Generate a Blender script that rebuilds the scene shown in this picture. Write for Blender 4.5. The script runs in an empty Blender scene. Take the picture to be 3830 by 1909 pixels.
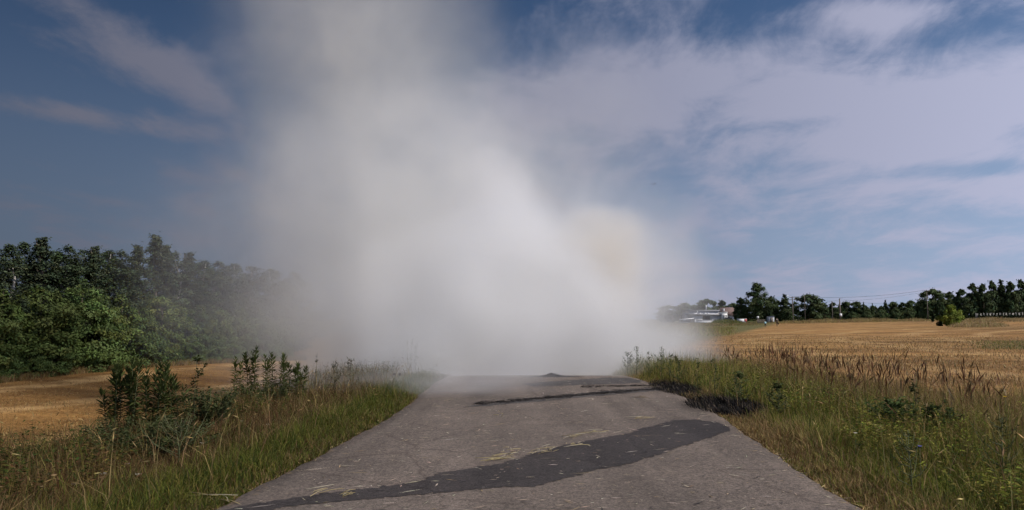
import bpy, math
import numpy as np
from mathutils import Vector

R = math.radians
rng = np.random.default_rng(7)
scene = bpy.context.scene
col = scene.collection

# ------------------------------------------------------------------ camera
F = 2766.0 / 3830.0 * 36.0
cam_d = bpy.data.cameras.new('camera')
cam_d.sensor_width = 36.0
cam_d.lens = F
cam_d.clip_start = 0.05
cam_d.clip_end = 9000.0
cam = bpy.data.objects.new('camera', cam_d)
CAM_H = 1.6
PITCH = 4.97
cam.location = (0, 0, CAM_H)
cam.rotation_euler = (R(90 + PITCH), 0, 0)
col.objects.link(cam)
scene.camera = cam

# ------------------------------------------------------------------ sky and sun
SUN_EL, SUN_AZ = 48.0, 120.0            # azimuth clockwise from straight ahead (+Y): sun on the right
world = bpy.data.worlds.new('World')
scene.world = world
world.use_nodes = True
wn = world.node_tree.nodes
wl = world.node_tree.links
wn.clear()


def build_sky():
    out = wn.new('ShaderNodeOutputWorld')
    bg = wn.new('ShaderNodeBackground')
    bg.inputs['Strength'].default_value = 0.078
    sky = wn.new('ShaderNodeTexSky')
    sky.sky_type = 'NISHITA'
    sky.sun_disc = False
    sky.sun_elevation = R(SUN_EL)
    sky.sun_rotation = R(SUN_AZ)
    sky.altitude = 1500.0
    sky.air_density = 1.0
    sky.dust_density = 0.6
    sky.ozone_density = 2.2
    tc = wn.new('ShaderNodeTexCoord')

    def mth(op, a, b=None, clamp=False):
        n = wn.new('ShaderNodeMath')
        n.operation = op
        n.use_clamp = clamp
        for i, v in enumerate((a, b)):
            if v is None:
                continue
            if isinstance(v, (int, float)):
                n.inputs[i].default_value = v
            else:
                wl.new(v, n.inputs[i])
        return n.outputs[0]
    sep = wn.new('ShaderNodeSeparateXYZ')
    wl.new(tc.outputs['Generated'], sep.inputs[0])
    zz = mth('ADD', mth('MAXIMUM', sep.outputs[2], 0.0), 0.16)
    px = mth('DIVIDE', sep.outputs[0], zz)
    py = mth('DIVIDE', sep.outputs[1], zz)
    comb = wn.new('ShaderNodeCombineXYZ')
    wl.new(px, comb.inputs[0])
    wl.new(py, comb.inputs[1])
    # two cloud layers on a flat ceiling high above: broad veils and torn edges
    mp = wn.new('ShaderNodeMapping')
    mp.inputs['Location'].default_value = (3.3, 1.15, 0.0)
    mp.inputs['Rotation'].default_value = (0, 0, R(-24))
    mp.inputs['Scale'].default_value = (1.05, 0.72, 1.0)
    wl.new(comb.outputs[0], mp.inputs['Vector'])
    n1 = wn.new('ShaderNodeTexNoise')
    n1.inputs['Scale'].default_value = 1.15
    n1.inputs['Detail'].default_value = 9.0
    n1.inputs['Roughness'].default_value = 0.58
    n1.inputs['Distortion'].default_value = 0.35
    wl.new(mp.outputs[0], n1.inputs['Vector'])
    mp2 = wn.new('ShaderNodeMapping')
    mp2.inputs['Location'].default_value = (1.7, 4.1, 0.0)
    mp2.inputs['Rotation'].default_value = (0, 0, R(12))
    mp2.inputs['Scale'].default_value = (1.15, 0.75, 1.0)
    wl.new(comb.outputs[0], mp2.inputs['Vector'])
    n2 = wn.new('ShaderNodeTexNoise')
    n2.inputs['Scale'].default_value = 2.7
    n2.inputs['Detail'].default_value = 7.0
    n2.inputs['Roughness'].default_value = 0.64
    n2.inputs['Distortion'].default_value = 0.5
    wl.new(mp2.outputs[0], n2.inputs['Vector'])
    # where the cloud sheet is thicker (+) or torn open (-): centre, half length, half width, angle
    s = mth('ADD', mth('ADD', mth('MULTIPLY', n1.outputs[0], 1.25), mth('MULTIPLY', n2.outputs[0], 0.95)), -0.60)
    bank = wn.new('ShaderNodeMapRange')
    bank.interpolation_type = 'SMOOTHSTEP'
    bank.inputs['From Min'].default_value = -1.0
    bank.inputs['From Max'].default_value = 0.7
    bank.inputs['To Min'].default_value = -0.13
    bank.inputs['To Max'].default_value = 0.05
    wl.new(px, bank.inputs['Value'])
    s = mth('ADD', s, bank.outputs[0])
    for (cx, cy_, hl, hw, ang, amp) in SHEETS:
        mg = wn.new('ShaderNodeMapping')
        mg.vector_type = 'TEXTURE'
        mg.inputs['Location'].default_value = (cx, cy_, 0)
        mg.inputs['Rotation'].default_value = (0, 0, R(ang))
        mg.inputs['Scale'].default_value = (hl, hw, 1)
        wl.new(comb.outputs[0], mg.inputs['Vector'])
        ln = wn.new('ShaderNodeVectorMath')
        ln.operation = 'LENGTH'
        wl.new(mg.outputs[0], ln.inputs[0])
        gg = wn.new('ShaderNodeMapRange')
        gg.interpolation_type = 'SMOOTHSTEP'
        gg.inputs['From Min'].default_value = 0.0
        gg.inputs['From Max'].default_value = 1.6
        gg.inputs['To Min'].default_value = amp
        gg.inputs['To Max'].default_value = 0.0
        wl.new(ln.outputs['Value'], gg.inputs['Value'])
        s = mth('ADD', s, gg.outputs[0])
    mask = wn.new('ShaderNodeMapRange')
    mask.interpolation_type = 'SMOOTHSTEP'
    mask.inputs['From Min'].default_value = 0.35
    mask.inputs['From Max'].default_value = 0.78
    mask.inputs['To Min'].default_value = 0.0
    mask.inputs['To Max'].default_value = 0.9
    wl.new(s, mask.inputs['Value'])
    # the whole sky is brighter on the sun's side
    sd = (math.sin(R(SUN_AZ)), math.cos(R(SUN_AZ)))
    toward = mth('ADD', mth('MULTIPLY', sep.outputs[0], sd[0]), mth('MULTIPLY', sep.outputs[1], sd[1]))
    side = mth('MAXIMUM', mth('ADD', mth('MULTIPLY', toward, 0.54), 0.94), 0.34)
    side2 = mth('POWER', side, 1.6)

    def tint(c, f):
        v = wn.new('ShaderNodeVectorMath')
        v.operation = 'SCALE'
        if isinstance(c, tuple):
            v.inputs[0].default_value = c
        else:
            wl.new(c, v.inputs[0])
        wl.new(f, v.inputs['Scale'])
        return v.outputs[0]
    blue = wn.new('ShaderNodeMix')
    blue.data_type = 'RGBA'
    blue.blend_type = 'MULTIPLY'
    blue.inputs['Factor'].default_value = 1.0
    blue.inputs[7].default_value = (0.68, 0.82, 0.95, 1.0)
    wl.new(tint(sky.outputs[0], side), blue.inputs[6])
    # low haze over the horizon, the same all round
    hz = wn.new('ShaderNodeMapRange')
    hz.interpolation_type = 'SMOOTHSTEP'
    hz.inputs['From Min'].default_value = 0.0
    hz.inputs['From Max'].default_value = 0.42
    hz.inputs['To Min'].default_value = 0.94
    hz.inputs['To Max'].default_value = 0.0
    wl.new(mth('ABSOLUTE', sep.outputs[2]), hz.inputs['Value'])
    mixh = wn.new('ShaderNodeMix')
    mixh.data_type = 'RGBA'
    wl.new(hz.outputs[0], mixh.inputs['Factor'])
    wl.new(blue.outputs[2], mixh.inputs[6])
    wl.new(tint((4.5, 5.6, 7.9), side2), mixh.inputs[7])
    mixc = wn.new('ShaderNodeMix')
    mixc.data_type = 'RGBA'
    wl.new(mask.outputs[0], mixc.inputs['Factor'])
    wl.new(mixh.outputs[2], mixc.inputs[6])
    wl.new(tint((6.0, 6.2, 8.2), side2), mixc.inputs[7])
    wl.new(mixc.outputs[2], bg.inputs['Color'])
    wl.new(bg.outputs[0], out.inputs['Surface'])


SHEETS = [(-0.92, 1.78, 0.34, 0.10, 79, 0.44), (-1.25, 2.13, 0.36, 0.11, 31, 0.42), (0.85, 2.16, 1.1, 0.42, -5, 0.23), (0.95, 2.42, 0.6, 0.13, -10, 0.14),
          (0.35, 1.72, 0.45, 0.15, -28, -0.21), (1.6, 2.52, 0.36, 0.10, -27, -0.26), (1.15, 1.66, 0.2, 0.1, 0, -0.16), (1.9, 3.1, 0.9, 0.35, 0, -0.18), (0.8, 1.62, 0.2, 0.08, 0, 0.22), (1.35, 2.78, 0.8, 0.16, -8, 0.13)]
build_sky()

sun_d = bpy.data.lights.new('sun', 'SUN')
sun_d.energy = 3.7
sun_d.angle = R(0.53)
sun_d.color = (1.0, 0.92, 0.83)
sun = bpy.data.objects.new('sun', sun_d)
sdir = Vector((math.sin(R(SUN_AZ)) * math.cos(R(SUN_EL)), math.cos(R(SUN_AZ)) * math.cos(R(SUN_EL)), math.sin(R(SUN_EL))))
sun.rotation_euler = sdir.to_track_quat('Z', 'Y').to_euler()
sun.location = (60, -10, 60)
col.objects.link(sun)

vs = scene.view_settings
vs.view_transform = 'Standard'
vs.look = 'None'
vs.exposure = 0.05
vs.gamma = 1.0
vs.use_curve_mapping = False
cy = scene.cycles
cy.use_denoising = True
cy.max_bounces = 8
cy.diffuse_bounces = 3
cy.glossy_bounces = 2
cy.transmission_bounces = 3
cy.transparent_max_bounces = 8
cy.volume_bounces = 5
cy.adaptive_threshold = 0.03
cy.adaptive_min_samples = 20
cy.volume_step_rate = 1.0
cy.volume_max_steps = 256
cy.sample_clamp_indirect = 4.0


# ------------------------------------------------------------------ helpers
def ray(px, py):
    """direction of a pixel of the 3830-wide photograph, scaled to one metre of depth"""
    a, b = (px - 1915.0) / 2766.0, (954.5 - py) / 2766.0
    t = R(PITCH)
    y = math.cos(t) - b * math.sin(t)
    z = math.sin(t) + b * math.cos(t)
    return a / y, z / y


def X_at(px, d):
    return ray(px, 1195)[0] * d


def Z_at(py, d):
    return CAM_H + ray(1915, py)[1] * d


def sstep(a, b, x):
    t = np.clip((np.asarray(x, float) - a) / (b - a), 0, 1)
    return t * t * (3 - 2 * t)


def road_x(y):
    y = np.asarray(y, float)
    yy = np.where(y < 13, y, 13 + 4 * (1 - np.exp(-(np.maximum(y, 13) - 13) / 4)))
    return -0.19 + 0.07 * yy - 0.02 * (np.clip(y, 13, 40) - 13)      # the road swings a little left over the crest


def road_z(y):
    y = np.asarray(y, float)
    z = np.where(y < 18, 0.0, -0.0056 * (np.minimum(y, 26) - 18) ** 2)
    z = z - np.where(y > 26, 0.09 * (np.minimum(y, 38) - 26), 0)
    return z + 1.3 * sstep(70, 170, y)


def ground_z(x, y):
    x = np.asarray(x, float)
    y = np.asarray(y, float)
    u = x - road_x(y)
    base = road_z(y) - 0.035
    right = -0.05 + 0.45 * sstep(150, 240, y) + 0.0165 * np.clip(x - 45, 0, 160) * sstep(60, 200, y) \
        + 0.07 * np.sin(x * 0.11 + 1.0) * np.sin(y * 0.09)
    left = -0.05 - 1.95 * sstep(3.0, 17, -u) + 0.06 * np.sin(x * 0.13) * np.sin(y * 0.1 + 2.0) * sstep(6, 15, -u)
    wr = sstep(2.9, 8.0, u)
    wl_ = sstep(2.9, 8.0, -u)
    z = base * (1 - wr - wl_) + right * wr + (left + 0.35 * (base + 0.035) * (1 - sstep(8, 30, -u))) * wl_
    far = sstep(300, 900, np.hypot(x, y))
    return z * (1 - far) + 1.0 * far


def gz(x, y):
    return float(ground_z(x, y))


def hit(px, py, z=0.0):
    """where the sight line of a pixel meets the road surface"""
    a, s = ray(px, py)
    y = (z - CAM_H) / s
    for _ in range(12):
        zz = float(road_z(y)) + z
        y2 = (zz - CAM_H) / s
        y = 0.5 * y + 0.5 * y2
    return a * y, y


def mesh_np(name, V, quads=None, tris=None, colr=None, smooth=False):
    V = np.asarray(V, np.float32)
    me = bpy.data.meshes.new(name)
    nq = 0 if quads is None else len(quads)
    nt = 0 if tris is None else len(tris)
    me.vertices.add(len(V))
    me.vertices.foreach_set('co', V.ravel())
    idx, start = [], []
    if nq:
        idx.append(np.asarray(quads, np.int32).ravel())
        start.append(np.arange(nq) * 4)
    if nt:
        idx.append(np.asarray(tris, np.int32).ravel())
        start.append(nq * 4 + np.arange(nt) * 3)
    idx = np.concatenate(idx).astype(np.int32)
    start = np.concatenate(start).astype(np.int32)
    me.loops.add(len(idx))
    me.loops.foreach_set('vertex_index', idx)
    me.polygons.add(nq + nt)
    me.polygons.foreach_set('loop_start', start)
    if smooth:
        me.polygons.foreach_set('use_smooth', np.ones(nq + nt, bool))
    me.update(calc_edges=True)
    if colr is not None:
        at = me.color_attributes.new('Col', 'FLOAT_COLOR', 'POINT')
        c = np.ones((len(V), 4), np.float32)
        c[:, :3] = colr
        at.data.foreach_set('color', c.ravel())
    return me


def obj(name, me, mat=None, parent=None, loc=None):
    if mat is not None and me is not None and len(me.materials) == 0:
        me.materials.append(mat)
    o = bpy.data.objects.new(name, me)
    col.objects.link(o)
    if parent is not None:
        o.parent = parent
    if loc is not None:
        o.location = loc
    return o


def tag(o, label=None, cat=None, group=None, kind=None):
    if label:
        o['label'] = label
    if cat:
        o['category'] = cat
    if group:
        o['group'] = group
    if kind:
        o['kind'] = kind
    return o


def thing(name, label, cat, loc, rz=0.0, group=None, sc=None):
    o = bpy.data.objects.new(name, None)
    o.empty_display_size = 0.3
    o.location = loc
    o.rotation_euler = (0, 0, rz)
    if sc is not None:
        o.scale = sc if hasattr(sc, '__len__') else (sc, sc, sc)
    col.objects.link(o)
    return tag(o, label, cat, group)


class MB:
    """collects simple shapes into one mesh"""

    def __init__(self):
        self.v, self.q, self.t, self.c = [], [], [], []

    def add(self, v, q=(), t=(), c=None):
        n = len(self.v)
        self.v += [tuple(p) for p in v]
        self.q += [tuple(i + n for i in f) for f in q]
        self.t += [tuple(i + n for i in f) for f in t]
        if c is not None:
            self.c += [tuple(c)] * len(v)

    def box(self, a, b, c=None):
        x0, y0, z0 = a
        x1, y1, z1 = b
        v = [(x0, y0, z0), (x1, y0, z0), (x1, y1, z0), (x0, y1, z0), (x0, y0, z1), (x1, y0, z1), (x1, y1, z1), (x0, y1, z1)]
        self.add(v, [(0, 3, 2, 1), (4, 5, 6, 7), (0, 1, 5, 4), (1, 2, 6, 5), (2, 3, 7, 6), (3, 0, 4, 7)], c=c)

    def tube(self, pts, rad, n=6, c=None, cap=True):
        pts = [Vector(p) for p in pts]
        rs = rad if hasattr(rad, '__len__') else [rad] * len(pts)
        rings = []
        for i, p in enumerate(pts):
            d = (pts[min(i + 1, len(pts) - 1)] - pts[max(i - 1, 0)])
            if d.length < 1e-9:
                d = Vector((0, 0, 1))
            d.normalize()
            a = d.cross(Vector((0, 1, 0)) if abs(d.y) < 0.9 else Vector((1, 0, 0))).normalized()
            b = d.cross(a)
            rings.append([p + (a * math.cos(k * 2 * math.pi / n) + b * math.sin(k * 2 * math.pi / n)) * rs[i] for k in range(n)])
        v = [p for r_ in rings for p in r_]
        q = []
        for i in range(len(pts) - 1):
            for k in range(n):
                q.append((i * n + k, i * n + (k + 1) % n, (i + 1) * n + (k + 1) % n, (i + 1) * n + k))
        t = []
        if cap:
            m = (len(pts) - 1) * n
            for k in range(1, n - 1):
                t.append((m, m + k, m + k + 1))
                t.append((0, k + 1, k))
        self.add(v, q, t, c=c)

    def build(self, name, mat, parent=None, smooth=False, loc=None):
        me = mesh_np(name, np.array(self.v, float), self.q or None, self.t or None,
                     np.array(self.c, float) if self.c else None, smooth)
        return obj(name, me, mat, parent, loc)


# ------------------------------------------------------------------ materials
MATS = {}


def new_mat(name):
    m = bpy.data.materials.new(name)
    m.use_nodes = True
    nt = m.node_tree
    nt.nodes.clear()
    out = nt.nodes.new('ShaderNodeOutputMaterial')
    MATS[name] = m
    return m, nt, out


def plain(name, c, rough=0.7, var=0.25, scale=6.0, bump=0.1, metal=0.0, spec=0.3):
    m, nt, out = new_mat(name)
    b = nt.nodes.new('ShaderNodeBsdfPrincipled')
    b.inputs['Roughness'].default_value = rough
    b.inputs['Metallic'].default_value = metal
    b.inputs['Specular IOR Level'].default_value = spec
    tc = nt.nodes.new('ShaderNodeTexCoord')
    n = nt.nodes.new('ShaderNodeTexNoise')
    n.inputs['Scale'].default_value = scale
    n.inputs['Detail'].default_value = 6.0
    nt.links.new(tc.outputs['Object'], n.inputs['Vector'])
    r_ = nt.nodes.new('ShaderNodeValToRGB')
    r_.color_ramp.elements[0].position = 0.3
    r_.color_ramp.elements[1].position = 0.7
    r_.color_ramp.elements[0].color = tuple(x * (1 - var) for x in c) + (1,)
    r_.color_ramp.elements[1].color = tuple(min(1, x * (1 + var)) for x in c) + (1,)
    nt.links.new(n.outputs[0], r_.inputs[0])
    nt.links.new(r_.outputs[0], b.inputs['Base Color'])
    if bump:
        bp = nt.nodes.new('ShaderNodeBump')
        bp.inputs['Strength'].default_value = bump
        bp.inputs['Distance'].default_value = 0.02
        nt.links.new(n.outputs[0], bp.inputs['Height'])
        nt.links.new(bp.outputs[0], b.inputs['Normal'])
    nt.links.new(b.outputs[0], out.inputs['Surface'])
    return m


def leafy(name, trans=0.3, rough=0.55, spec=0.25, gain=1.0):
    """leaf and blade colour comes from the plant itself (Col), with light passing through it"""
    m, nt, out = new_mat(name)
    a = nt.nodes.new('ShaderNodeAttribute')
    a.attribute_name = 'Col'
    oi = nt.nodes.new('ShaderNodeObjectInfo')
    hs = nt.nodes.new('ShaderNodeHueSaturation')
    mr = nt.nodes.new('ShaderNodeMapRange')
    mr.inputs['To Min'].default_value = 0.85 * gain
    mr.inputs['To Max'].default_value = 1.15 * gain
    nt.links.new(oi.outputs['Random'], mr.inputs['Value'])
    nt.links.new(mr.outputs[0], hs.inputs['Value'])
    nt.links.new(a.outputs['Color'], hs.inputs['Color'])
    b = nt.nodes.new('ShaderNodeBsdfPrincipled')
    b.inputs['Roughness'].default_value = rough
    b.inputs['Specular IOR Level'].default_value = spec
    t = nt.nodes.new('ShaderNodeBsdfTranslucent')
    mx = nt.nodes.new('ShaderNodeMixShader')
    mx.inputs[0].default_value = trans
    nt.links.new(hs.outputs[0], b.inputs['Base Color'])
    nt.links.new(hs.outputs[0], t.inputs['Color'])
    nt.links.new(b.outputs[0], mx.inputs[1])
    nt.links.new(t.outputs[0], mx.inputs[2])
    nt.links.new(mx.outputs[0], out.inputs['Surface'])
    return m


def asphalt(name, c0, c1, rough, spec, patch=True):
    m, nt, out = new_mat(name)
    N, L = nt.nodes, nt.links
    b = N.new('ShaderNodeBsdfPrincipled')
    b.inputs['Roughness'].default_value = rough
    b.inputs['Specular IOR Level'].default_value = spec
    g = N.new('ShaderNodeNewGeometry')
    n1 = N.new('ShaderNodeTexNoise')
    n1.inputs['Scale'].default_value = 58.0
    n1.inputs['Detail'].default_value = 4.0
    n1.inputs['Roughness'].default_value = 0.75
    v = N.new('ShaderNodeTexVoronoi')
    v.inputs['Scale'].default_value = 36.0
    n3 = N.new('ShaderNodeTexNoise')
    n3.inputs['Scale'].default_value = 0.55
    n3.inputs['Detail'].default_value = 7.0
    n3.inputs['Roughness'].default_value = 0.65
    for n in (n1, v, n3):
        L.new(g.outputs['Position'], n.inputs['Vector'])
    r1 = N.new('ShaderNodeValToRGB')
    r1.color_ramp.elements[0].position = 0.33
    r1.color_ramp.elements[1].position = 0.68
    r1.color_ramp.elements[0].color = c0 + (1,)
    r1.color_ramp.elements[1].color = c1 + (1,)
    L.new(n1.outputs[0], r1.inputs[0])
    r2 = N.new('ShaderNodeValToRGB')
    r2.color_ramp.elements[0].color = (0.62, 0.62, 0.63, 1)
    r2.color_ramp.elements[1].color = (1.25, 1.22, 1.2, 1)
    L.new(v.outputs['Color'], r2.inputs[0])
    r3 = N.new('ShaderNodeValToRGB')
    r3.color_ramp.elements[0].position = 0.3
    r3.color_ramp.elements[1].position = 0.72
    lo = 0.78 if patch else 0.9
    r3.color_ramp.elements[0].color = (lo, lo, lo, 1)
    r3.color_ramp.elements[1].color = (1.15, 1.12, 1.1, 1)
    L.new(n3.outputs[0], r3.inputs[0])
    m1 = N.new('ShaderNodeMix')
    m1.data_type = 'RGBA'
    m1.blend_type = 'MULTIPLY'
    m1.inputs['Factor'].default_value = 1.0
    L.new(r1.outputs[0], m1.inputs[6])
    L.new(r2.outputs[0], m1.inputs[7])
    m2 = N.new('ShaderNodeMix')
    m2.data_type = 'RGBA'
    m2.blend_type = 'MULTIPLY'
    m2.inputs['Factor'].default_value = 1.0
    L.new(m1.outputs[2], m2.inputs[6])
    L.new(r3.outputs[0], m2.inputs[7])
    # long faint wear lanes and hairline cracks
    mpl = N.new('ShaderNodeMapping')
    mpl.inputs['Scale'].default_value = (1.15, 0.07, 1.0)
    mpl.inputs['Rotation'].default_value = (0, 0, R(4.0))
    L.new(g.outputs['Position'], mpl.inputs['Vector'])
    nl = N.new('ShaderNodeTexNoise')
    nl.inputs['Scale'].default_value = 1.3
    nl.inputs['Detail'].default_value = 4.0
    L.new(mpl.outputs[0], nl.inputs['Vector'])
    rl = N.new('ShaderNodeValToRGB')
    rl.color_ramp.elements[0].position = 0.32
    rl.color_ramp.elements[1].position = 0.68
    rl.color_ramp.elements[0].color = (0.74, 0.73, 0.72, 1)
    rl.color_ramp.elements[1].color = (1.14, 1.12, 1.10, 1)
    L.new(nl.outputs[0], rl.inputs[0])
    vc = N.new('ShaderNodeTexVoronoi')
    vc.feature = 'DISTANCE_TO_EDGE'
    vc.inputs['Scale'].default_value = 0.42
    vcv = N.new('ShaderNodeVectorMath')
    vcv.operation = 'MULTIPLY_ADD'
    vcv.inputs[1].default_value = (0.9, 0.9, 0.0)
    L.new(n3.outputs['Color'], vcv.inputs[0])
    L.new(g.outputs['Position'], vcv.inputs[2])
    L.new(vcv.outputs[0], vc.inputs['Vector'])
    rc = N.new('ShaderNodeValToRGB')
    rc.color_ramp.elements[0].position = 0.0
    rc.color_ramp.elements[1].position = 0.010
    rc.color_ramp.elements[0].color = (0.5, 0.48, 0.47, 1)
    rc.color_ramp.elements[1].color = (1, 1, 1, 1)
    L.new(vc.outputs['Distance'], rc.inputs[0])
    m3 = N.new('ShaderNodeMix')
    m3.data_type = 'RGBA'
    m3.blend_type = 'MULTIPLY'
    m3.inputs['Factor'].default_value = 0.9
    L.new(m2.outputs[2], m3.inputs[6])
    L.new(rl.outputs[0], m3.inputs[7])
    m4 = N.new('ShaderNodeMix')
    m4.data_type = 'RGBA'
    m4.blend_type = 'MULTIPLY'
    m4.inputs['Factor'].default_value = 0.55
    L.new(m3.outputs[2], m4.inputs[6])
    L.new(rc.outputs[0], m4.inputs[7])
    L.new(m4.outputs[2], b.inputs['Base Color'])
    bp = N.new('ShaderNodeBump')
    bp.inputs['Strength'].default_value = 0.75
    bp.inputs['Distance'].default_value = 0.012
    L.new(n1.outputs[0], bp.inputs['Height'])
    L.new(bp.outputs[0], b.inputs['Normal'])
    L.new(b.outputs[0], out.inputs['Surface'])
    return m


def ground_material():
    m, nt, out = new_mat('ground_soil_and_stubble')
    N, L = nt.nodes, nt.links
    b = N.new('ShaderNodeBsdfPrincipled')
    b.inputs['Roughness'].default_value = 0.9
    b.inputs['Specular IOR Level'].default_value = 0.1
    g = N.new('ShaderNodeNewGeometry')
    sep = N.new('ShaderNodeSeparateXYZ')
    L.new(g.outputs['Position'], sep.inputs[0])

    def mth(op, a, c=None, clamp=False):
        n = N.new('ShaderNodeMath')
        n.operation = op
        n.use_clamp = clamp
        for i, v in enumerate((a, c)):
            if v is None:
                continue
            if isinstance(v, (int, float)):
                n.inputs[i].default_value = v
            else:
                L.new(v, n.inputs[i])
        return n.outputs[0]

    def noise(scale, detail=5.0, rough=0.55, vec=None, sx=None):
        n = N.new('ShaderNodeTexNoise')
        n.inputs['Scale'].default_value = scale
        n.inputs['Detail'].default_value = detail
        n.inputs['Roughness'].default_value = rough
        src = g.outputs['Position'] if vec is None else vec
        if sx is not None:
            mp = N.new('ShaderNodeMapping')
            mp.inputs['Scale'].default_value = sx[:3]
            mp.inputs['Rotation'].default_value = (0, 0, R(sx[3]))
            L.new(src, mp.inputs['Vector'])
            src = mp.outputs[0]
        L.new(src, n.inputs['Vector'])
        return n.outputs[0]

    def ramp(f, c):
        r_ = N.new('ShaderNodeValToRGB')
        e = r_.color_ramp.elements
        e[0].position, e[0].color = c[0][0], c[0][1] + (1,)
        e[1].position, e[1].color = c[-1][0], c[-1][1] + (1,)
        for p, k in c[1:-1]:
            x = e.new(p)
            x.color = k + (1,)
        L.new(f, r_.inputs[0])
        return r_.outputs[0]

    def mix(f, a, c, mode='MIX'):
        x = N.new('ShaderNodeMix')
        x.data_type = 'RGBA'
        x.blend_type = mode
        if isinstance(f, (int, float)):
            x.inputs['Factor'].default_value = f
        else:
            L.new(f, x.inputs['Factor'])
        L.new(a, x.inputs[6])
        L.new(c, x.inputs[7])
        return x.outputs[2]
    # stubble rows: long streaks curving with the harvester's passes
    warp = N.new('ShaderNodeTexNoise')
    warp.inputs['Scale'].default_value = 0.018
    warp.inputs['Detail'].default_value = 2.0
    L.new(g.outputs['Position'], warp.inputs['Vector'])
    vm = N.new('ShaderNodeVectorMath')
    vm.operation = 'MULTIPLY_ADD'
    vm.inputs[1].default_value = (26, 26, 0)
    L.new(warp.outputs['Color'], vm.inputs[0])
    L.new(g.outputs['Position'], vm.inputs[2])
    rows = noise(1.0, 5.0, 0.65, vm.outputs[0], (0.035, 0.34, 0.2, 14))
    fine = noise(7.0, 6.0, 0.7)
    mid = noise(0.35, 5.0, 0.6)
    big = noise(0.03, 3.0, 0.5)
    st = ramp(fine, [(0.28, (0.105, 0.057, 0.023)), (0.5, (0.265, 0.155, 0.060)), (0.72, (0.45, 0.30, 0.130))])
    st = mix(0.85, st, ramp(rows, [(0.34, (0.50, 0.45, 0.42)), (0.5, (1.0, 0.97, 0.94)), (0.64, (1.5, 1.5, 1.42))]), 'MULTIPLY')
    st = mix(0.8, st, ramp(mid, [(0.3, (0.72, 0.68, 0.64)), (0.7, (1.2, 1.2, 1.2))]), 'MULTIPLY')
    st = mix(0.7, st, ramp(big, [(0.3, (0.75, 0.78, 0.8)), (0.7, (1.2, 1.12, 1.05))]), 'MULTIPLY')
    # left field stubble darkened and browned: smoke shadow and vignette put into its colour
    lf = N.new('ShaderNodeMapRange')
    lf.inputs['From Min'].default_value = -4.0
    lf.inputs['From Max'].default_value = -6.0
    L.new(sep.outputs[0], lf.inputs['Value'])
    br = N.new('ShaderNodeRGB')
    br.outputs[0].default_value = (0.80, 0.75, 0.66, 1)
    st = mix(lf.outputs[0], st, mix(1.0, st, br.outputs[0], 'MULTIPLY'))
    # harvester lanes: pale chopped straw laid in bands
    wv = N.new('ShaderNodeTexWave')
    wv.inputs['Scale'].default_value = 0.045
    wv.inputs['Distortion'].default_value = 2.0
    wv.inputs['Detail'].default_value = 3.0
    wv.inputs['Detail Scale'].default_value = 0.6
    wv.wave_type = 'RINGS'
    wv.rings_direction = 'Z'
    mpw = N.new('ShaderNodeMapping')
    mpw.inputs['Location'].default_value = (-175.0, -20.0, 0)
    L.new(vm.outputs[0], mpw.inputs['Vector'])
    L.new(mpw.outputs[0], wv.inputs['Vector'])
    lane = mth('MULTIPLY', mth('MULTIPLY', ramp(wv.outputs['Fac'], [(0.72, (0, 0, 0)), (0.92, (1, 1, 1))]), ramp(mid, [(0.35, (0, 0, 0)), (0.6, (1, 1, 1))])), 0.6)
    st = mix(lane, st, ramp(fine, [(0.3, (0.36, 0.22, 0.09)), (0.7, (0.62, 0.43, 0.2))]))
    verge = ramp(fine, [(0.3, (0.028, 0.021, 0.011)), (0.55, (0.07, 0.052, 0.022)), (0.75, (0.14, 0.095, 0.042))])
    u = mth('SUBTRACT', sep.outputs[0], mth('ADD', mth('MULTIPLY', mth('MINIMUM', sep.outputs[1], 15.0), 0.07), -0.19))
    au = mth('ADD', mth('ABSOLUTE', u), mth('MULTIPLY', mth('SUBTRACT', mid, 0.5), 2.4))
    f = N.new('ShaderNodeMapRange')
    f.interpolation_type = 'SMOOTHSTEP'
    f.inputs['From Min'].default_value = 6.3
    f.inputs['From Max'].default_value = 8.0
    L.new(au, f.inputs['Value'])
    c = mix(f.outputs[0], verge, st)
    # the uncut wedge between the road and the right field, widening towards the farm
    wx = mth('SUBTRACT', mth('ADD', mth('MULTIPLY', mth('SUBTRACT', sep.outputs[1], 55.0), 0.394), 13.6), sep.outputs[0])
    wx = mth('ADD', wx, mth('MULTIPLY', mth('SUBTRACT', mid, 0.5), 5.0))
    wm = mth('MULTIPLY', mth('MULTIPLY', mth('GREATER_THAN', sep.outputs[1], 34.0), mth('GREATER_THAN', u, 0.0)), mth('MULTIPLY', mth('ADD', wx, 1.0), 0.5, True))
    wedge = ramp(fine, [(0.3, (0.055, 0.058, 0.022)), (0.55, (0.14, 0.125, 0.05)), (0.75, (0.24, 0.18, 0.08))])
    c = mix(wm, c, wedge)
    # rough grassland where the farm yard and the far woods begin
    fy = N.new('ShaderNodeMapRange')
    fy.interpolation_type = 'SMOOTHSTEP'
    fy.inputs['From Min'].default_value = 196.0
    fy.inputs['From Max'].default_value = 206.0
    L.new(mth('ADD', sep.outputs[1], mth('MULTIPLY', mth('SUBTRACT', mid, 0.5), 12.0)), fy.inputs['Value'])
    grass = ramp(fine, [(0.3, (0.05, 0.055, 0.018)), (0.7, (0.16, 0.13, 0.05))])
    c = mix(fy.outputs[0], c, grass)
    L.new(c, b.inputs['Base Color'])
    bp = N.new('ShaderNodeBump')
    bp.inputs['Strength'].default_value = 0.8
    bp.inputs['Distance'].default_value = 0.08
    L.new(fine, bp.inputs['Height'])
    L.new(bp.outputs[0], b.inputs['Normal'])
    L.new(b.outputs[0], out.inputs['Surface'])
    return m


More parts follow.
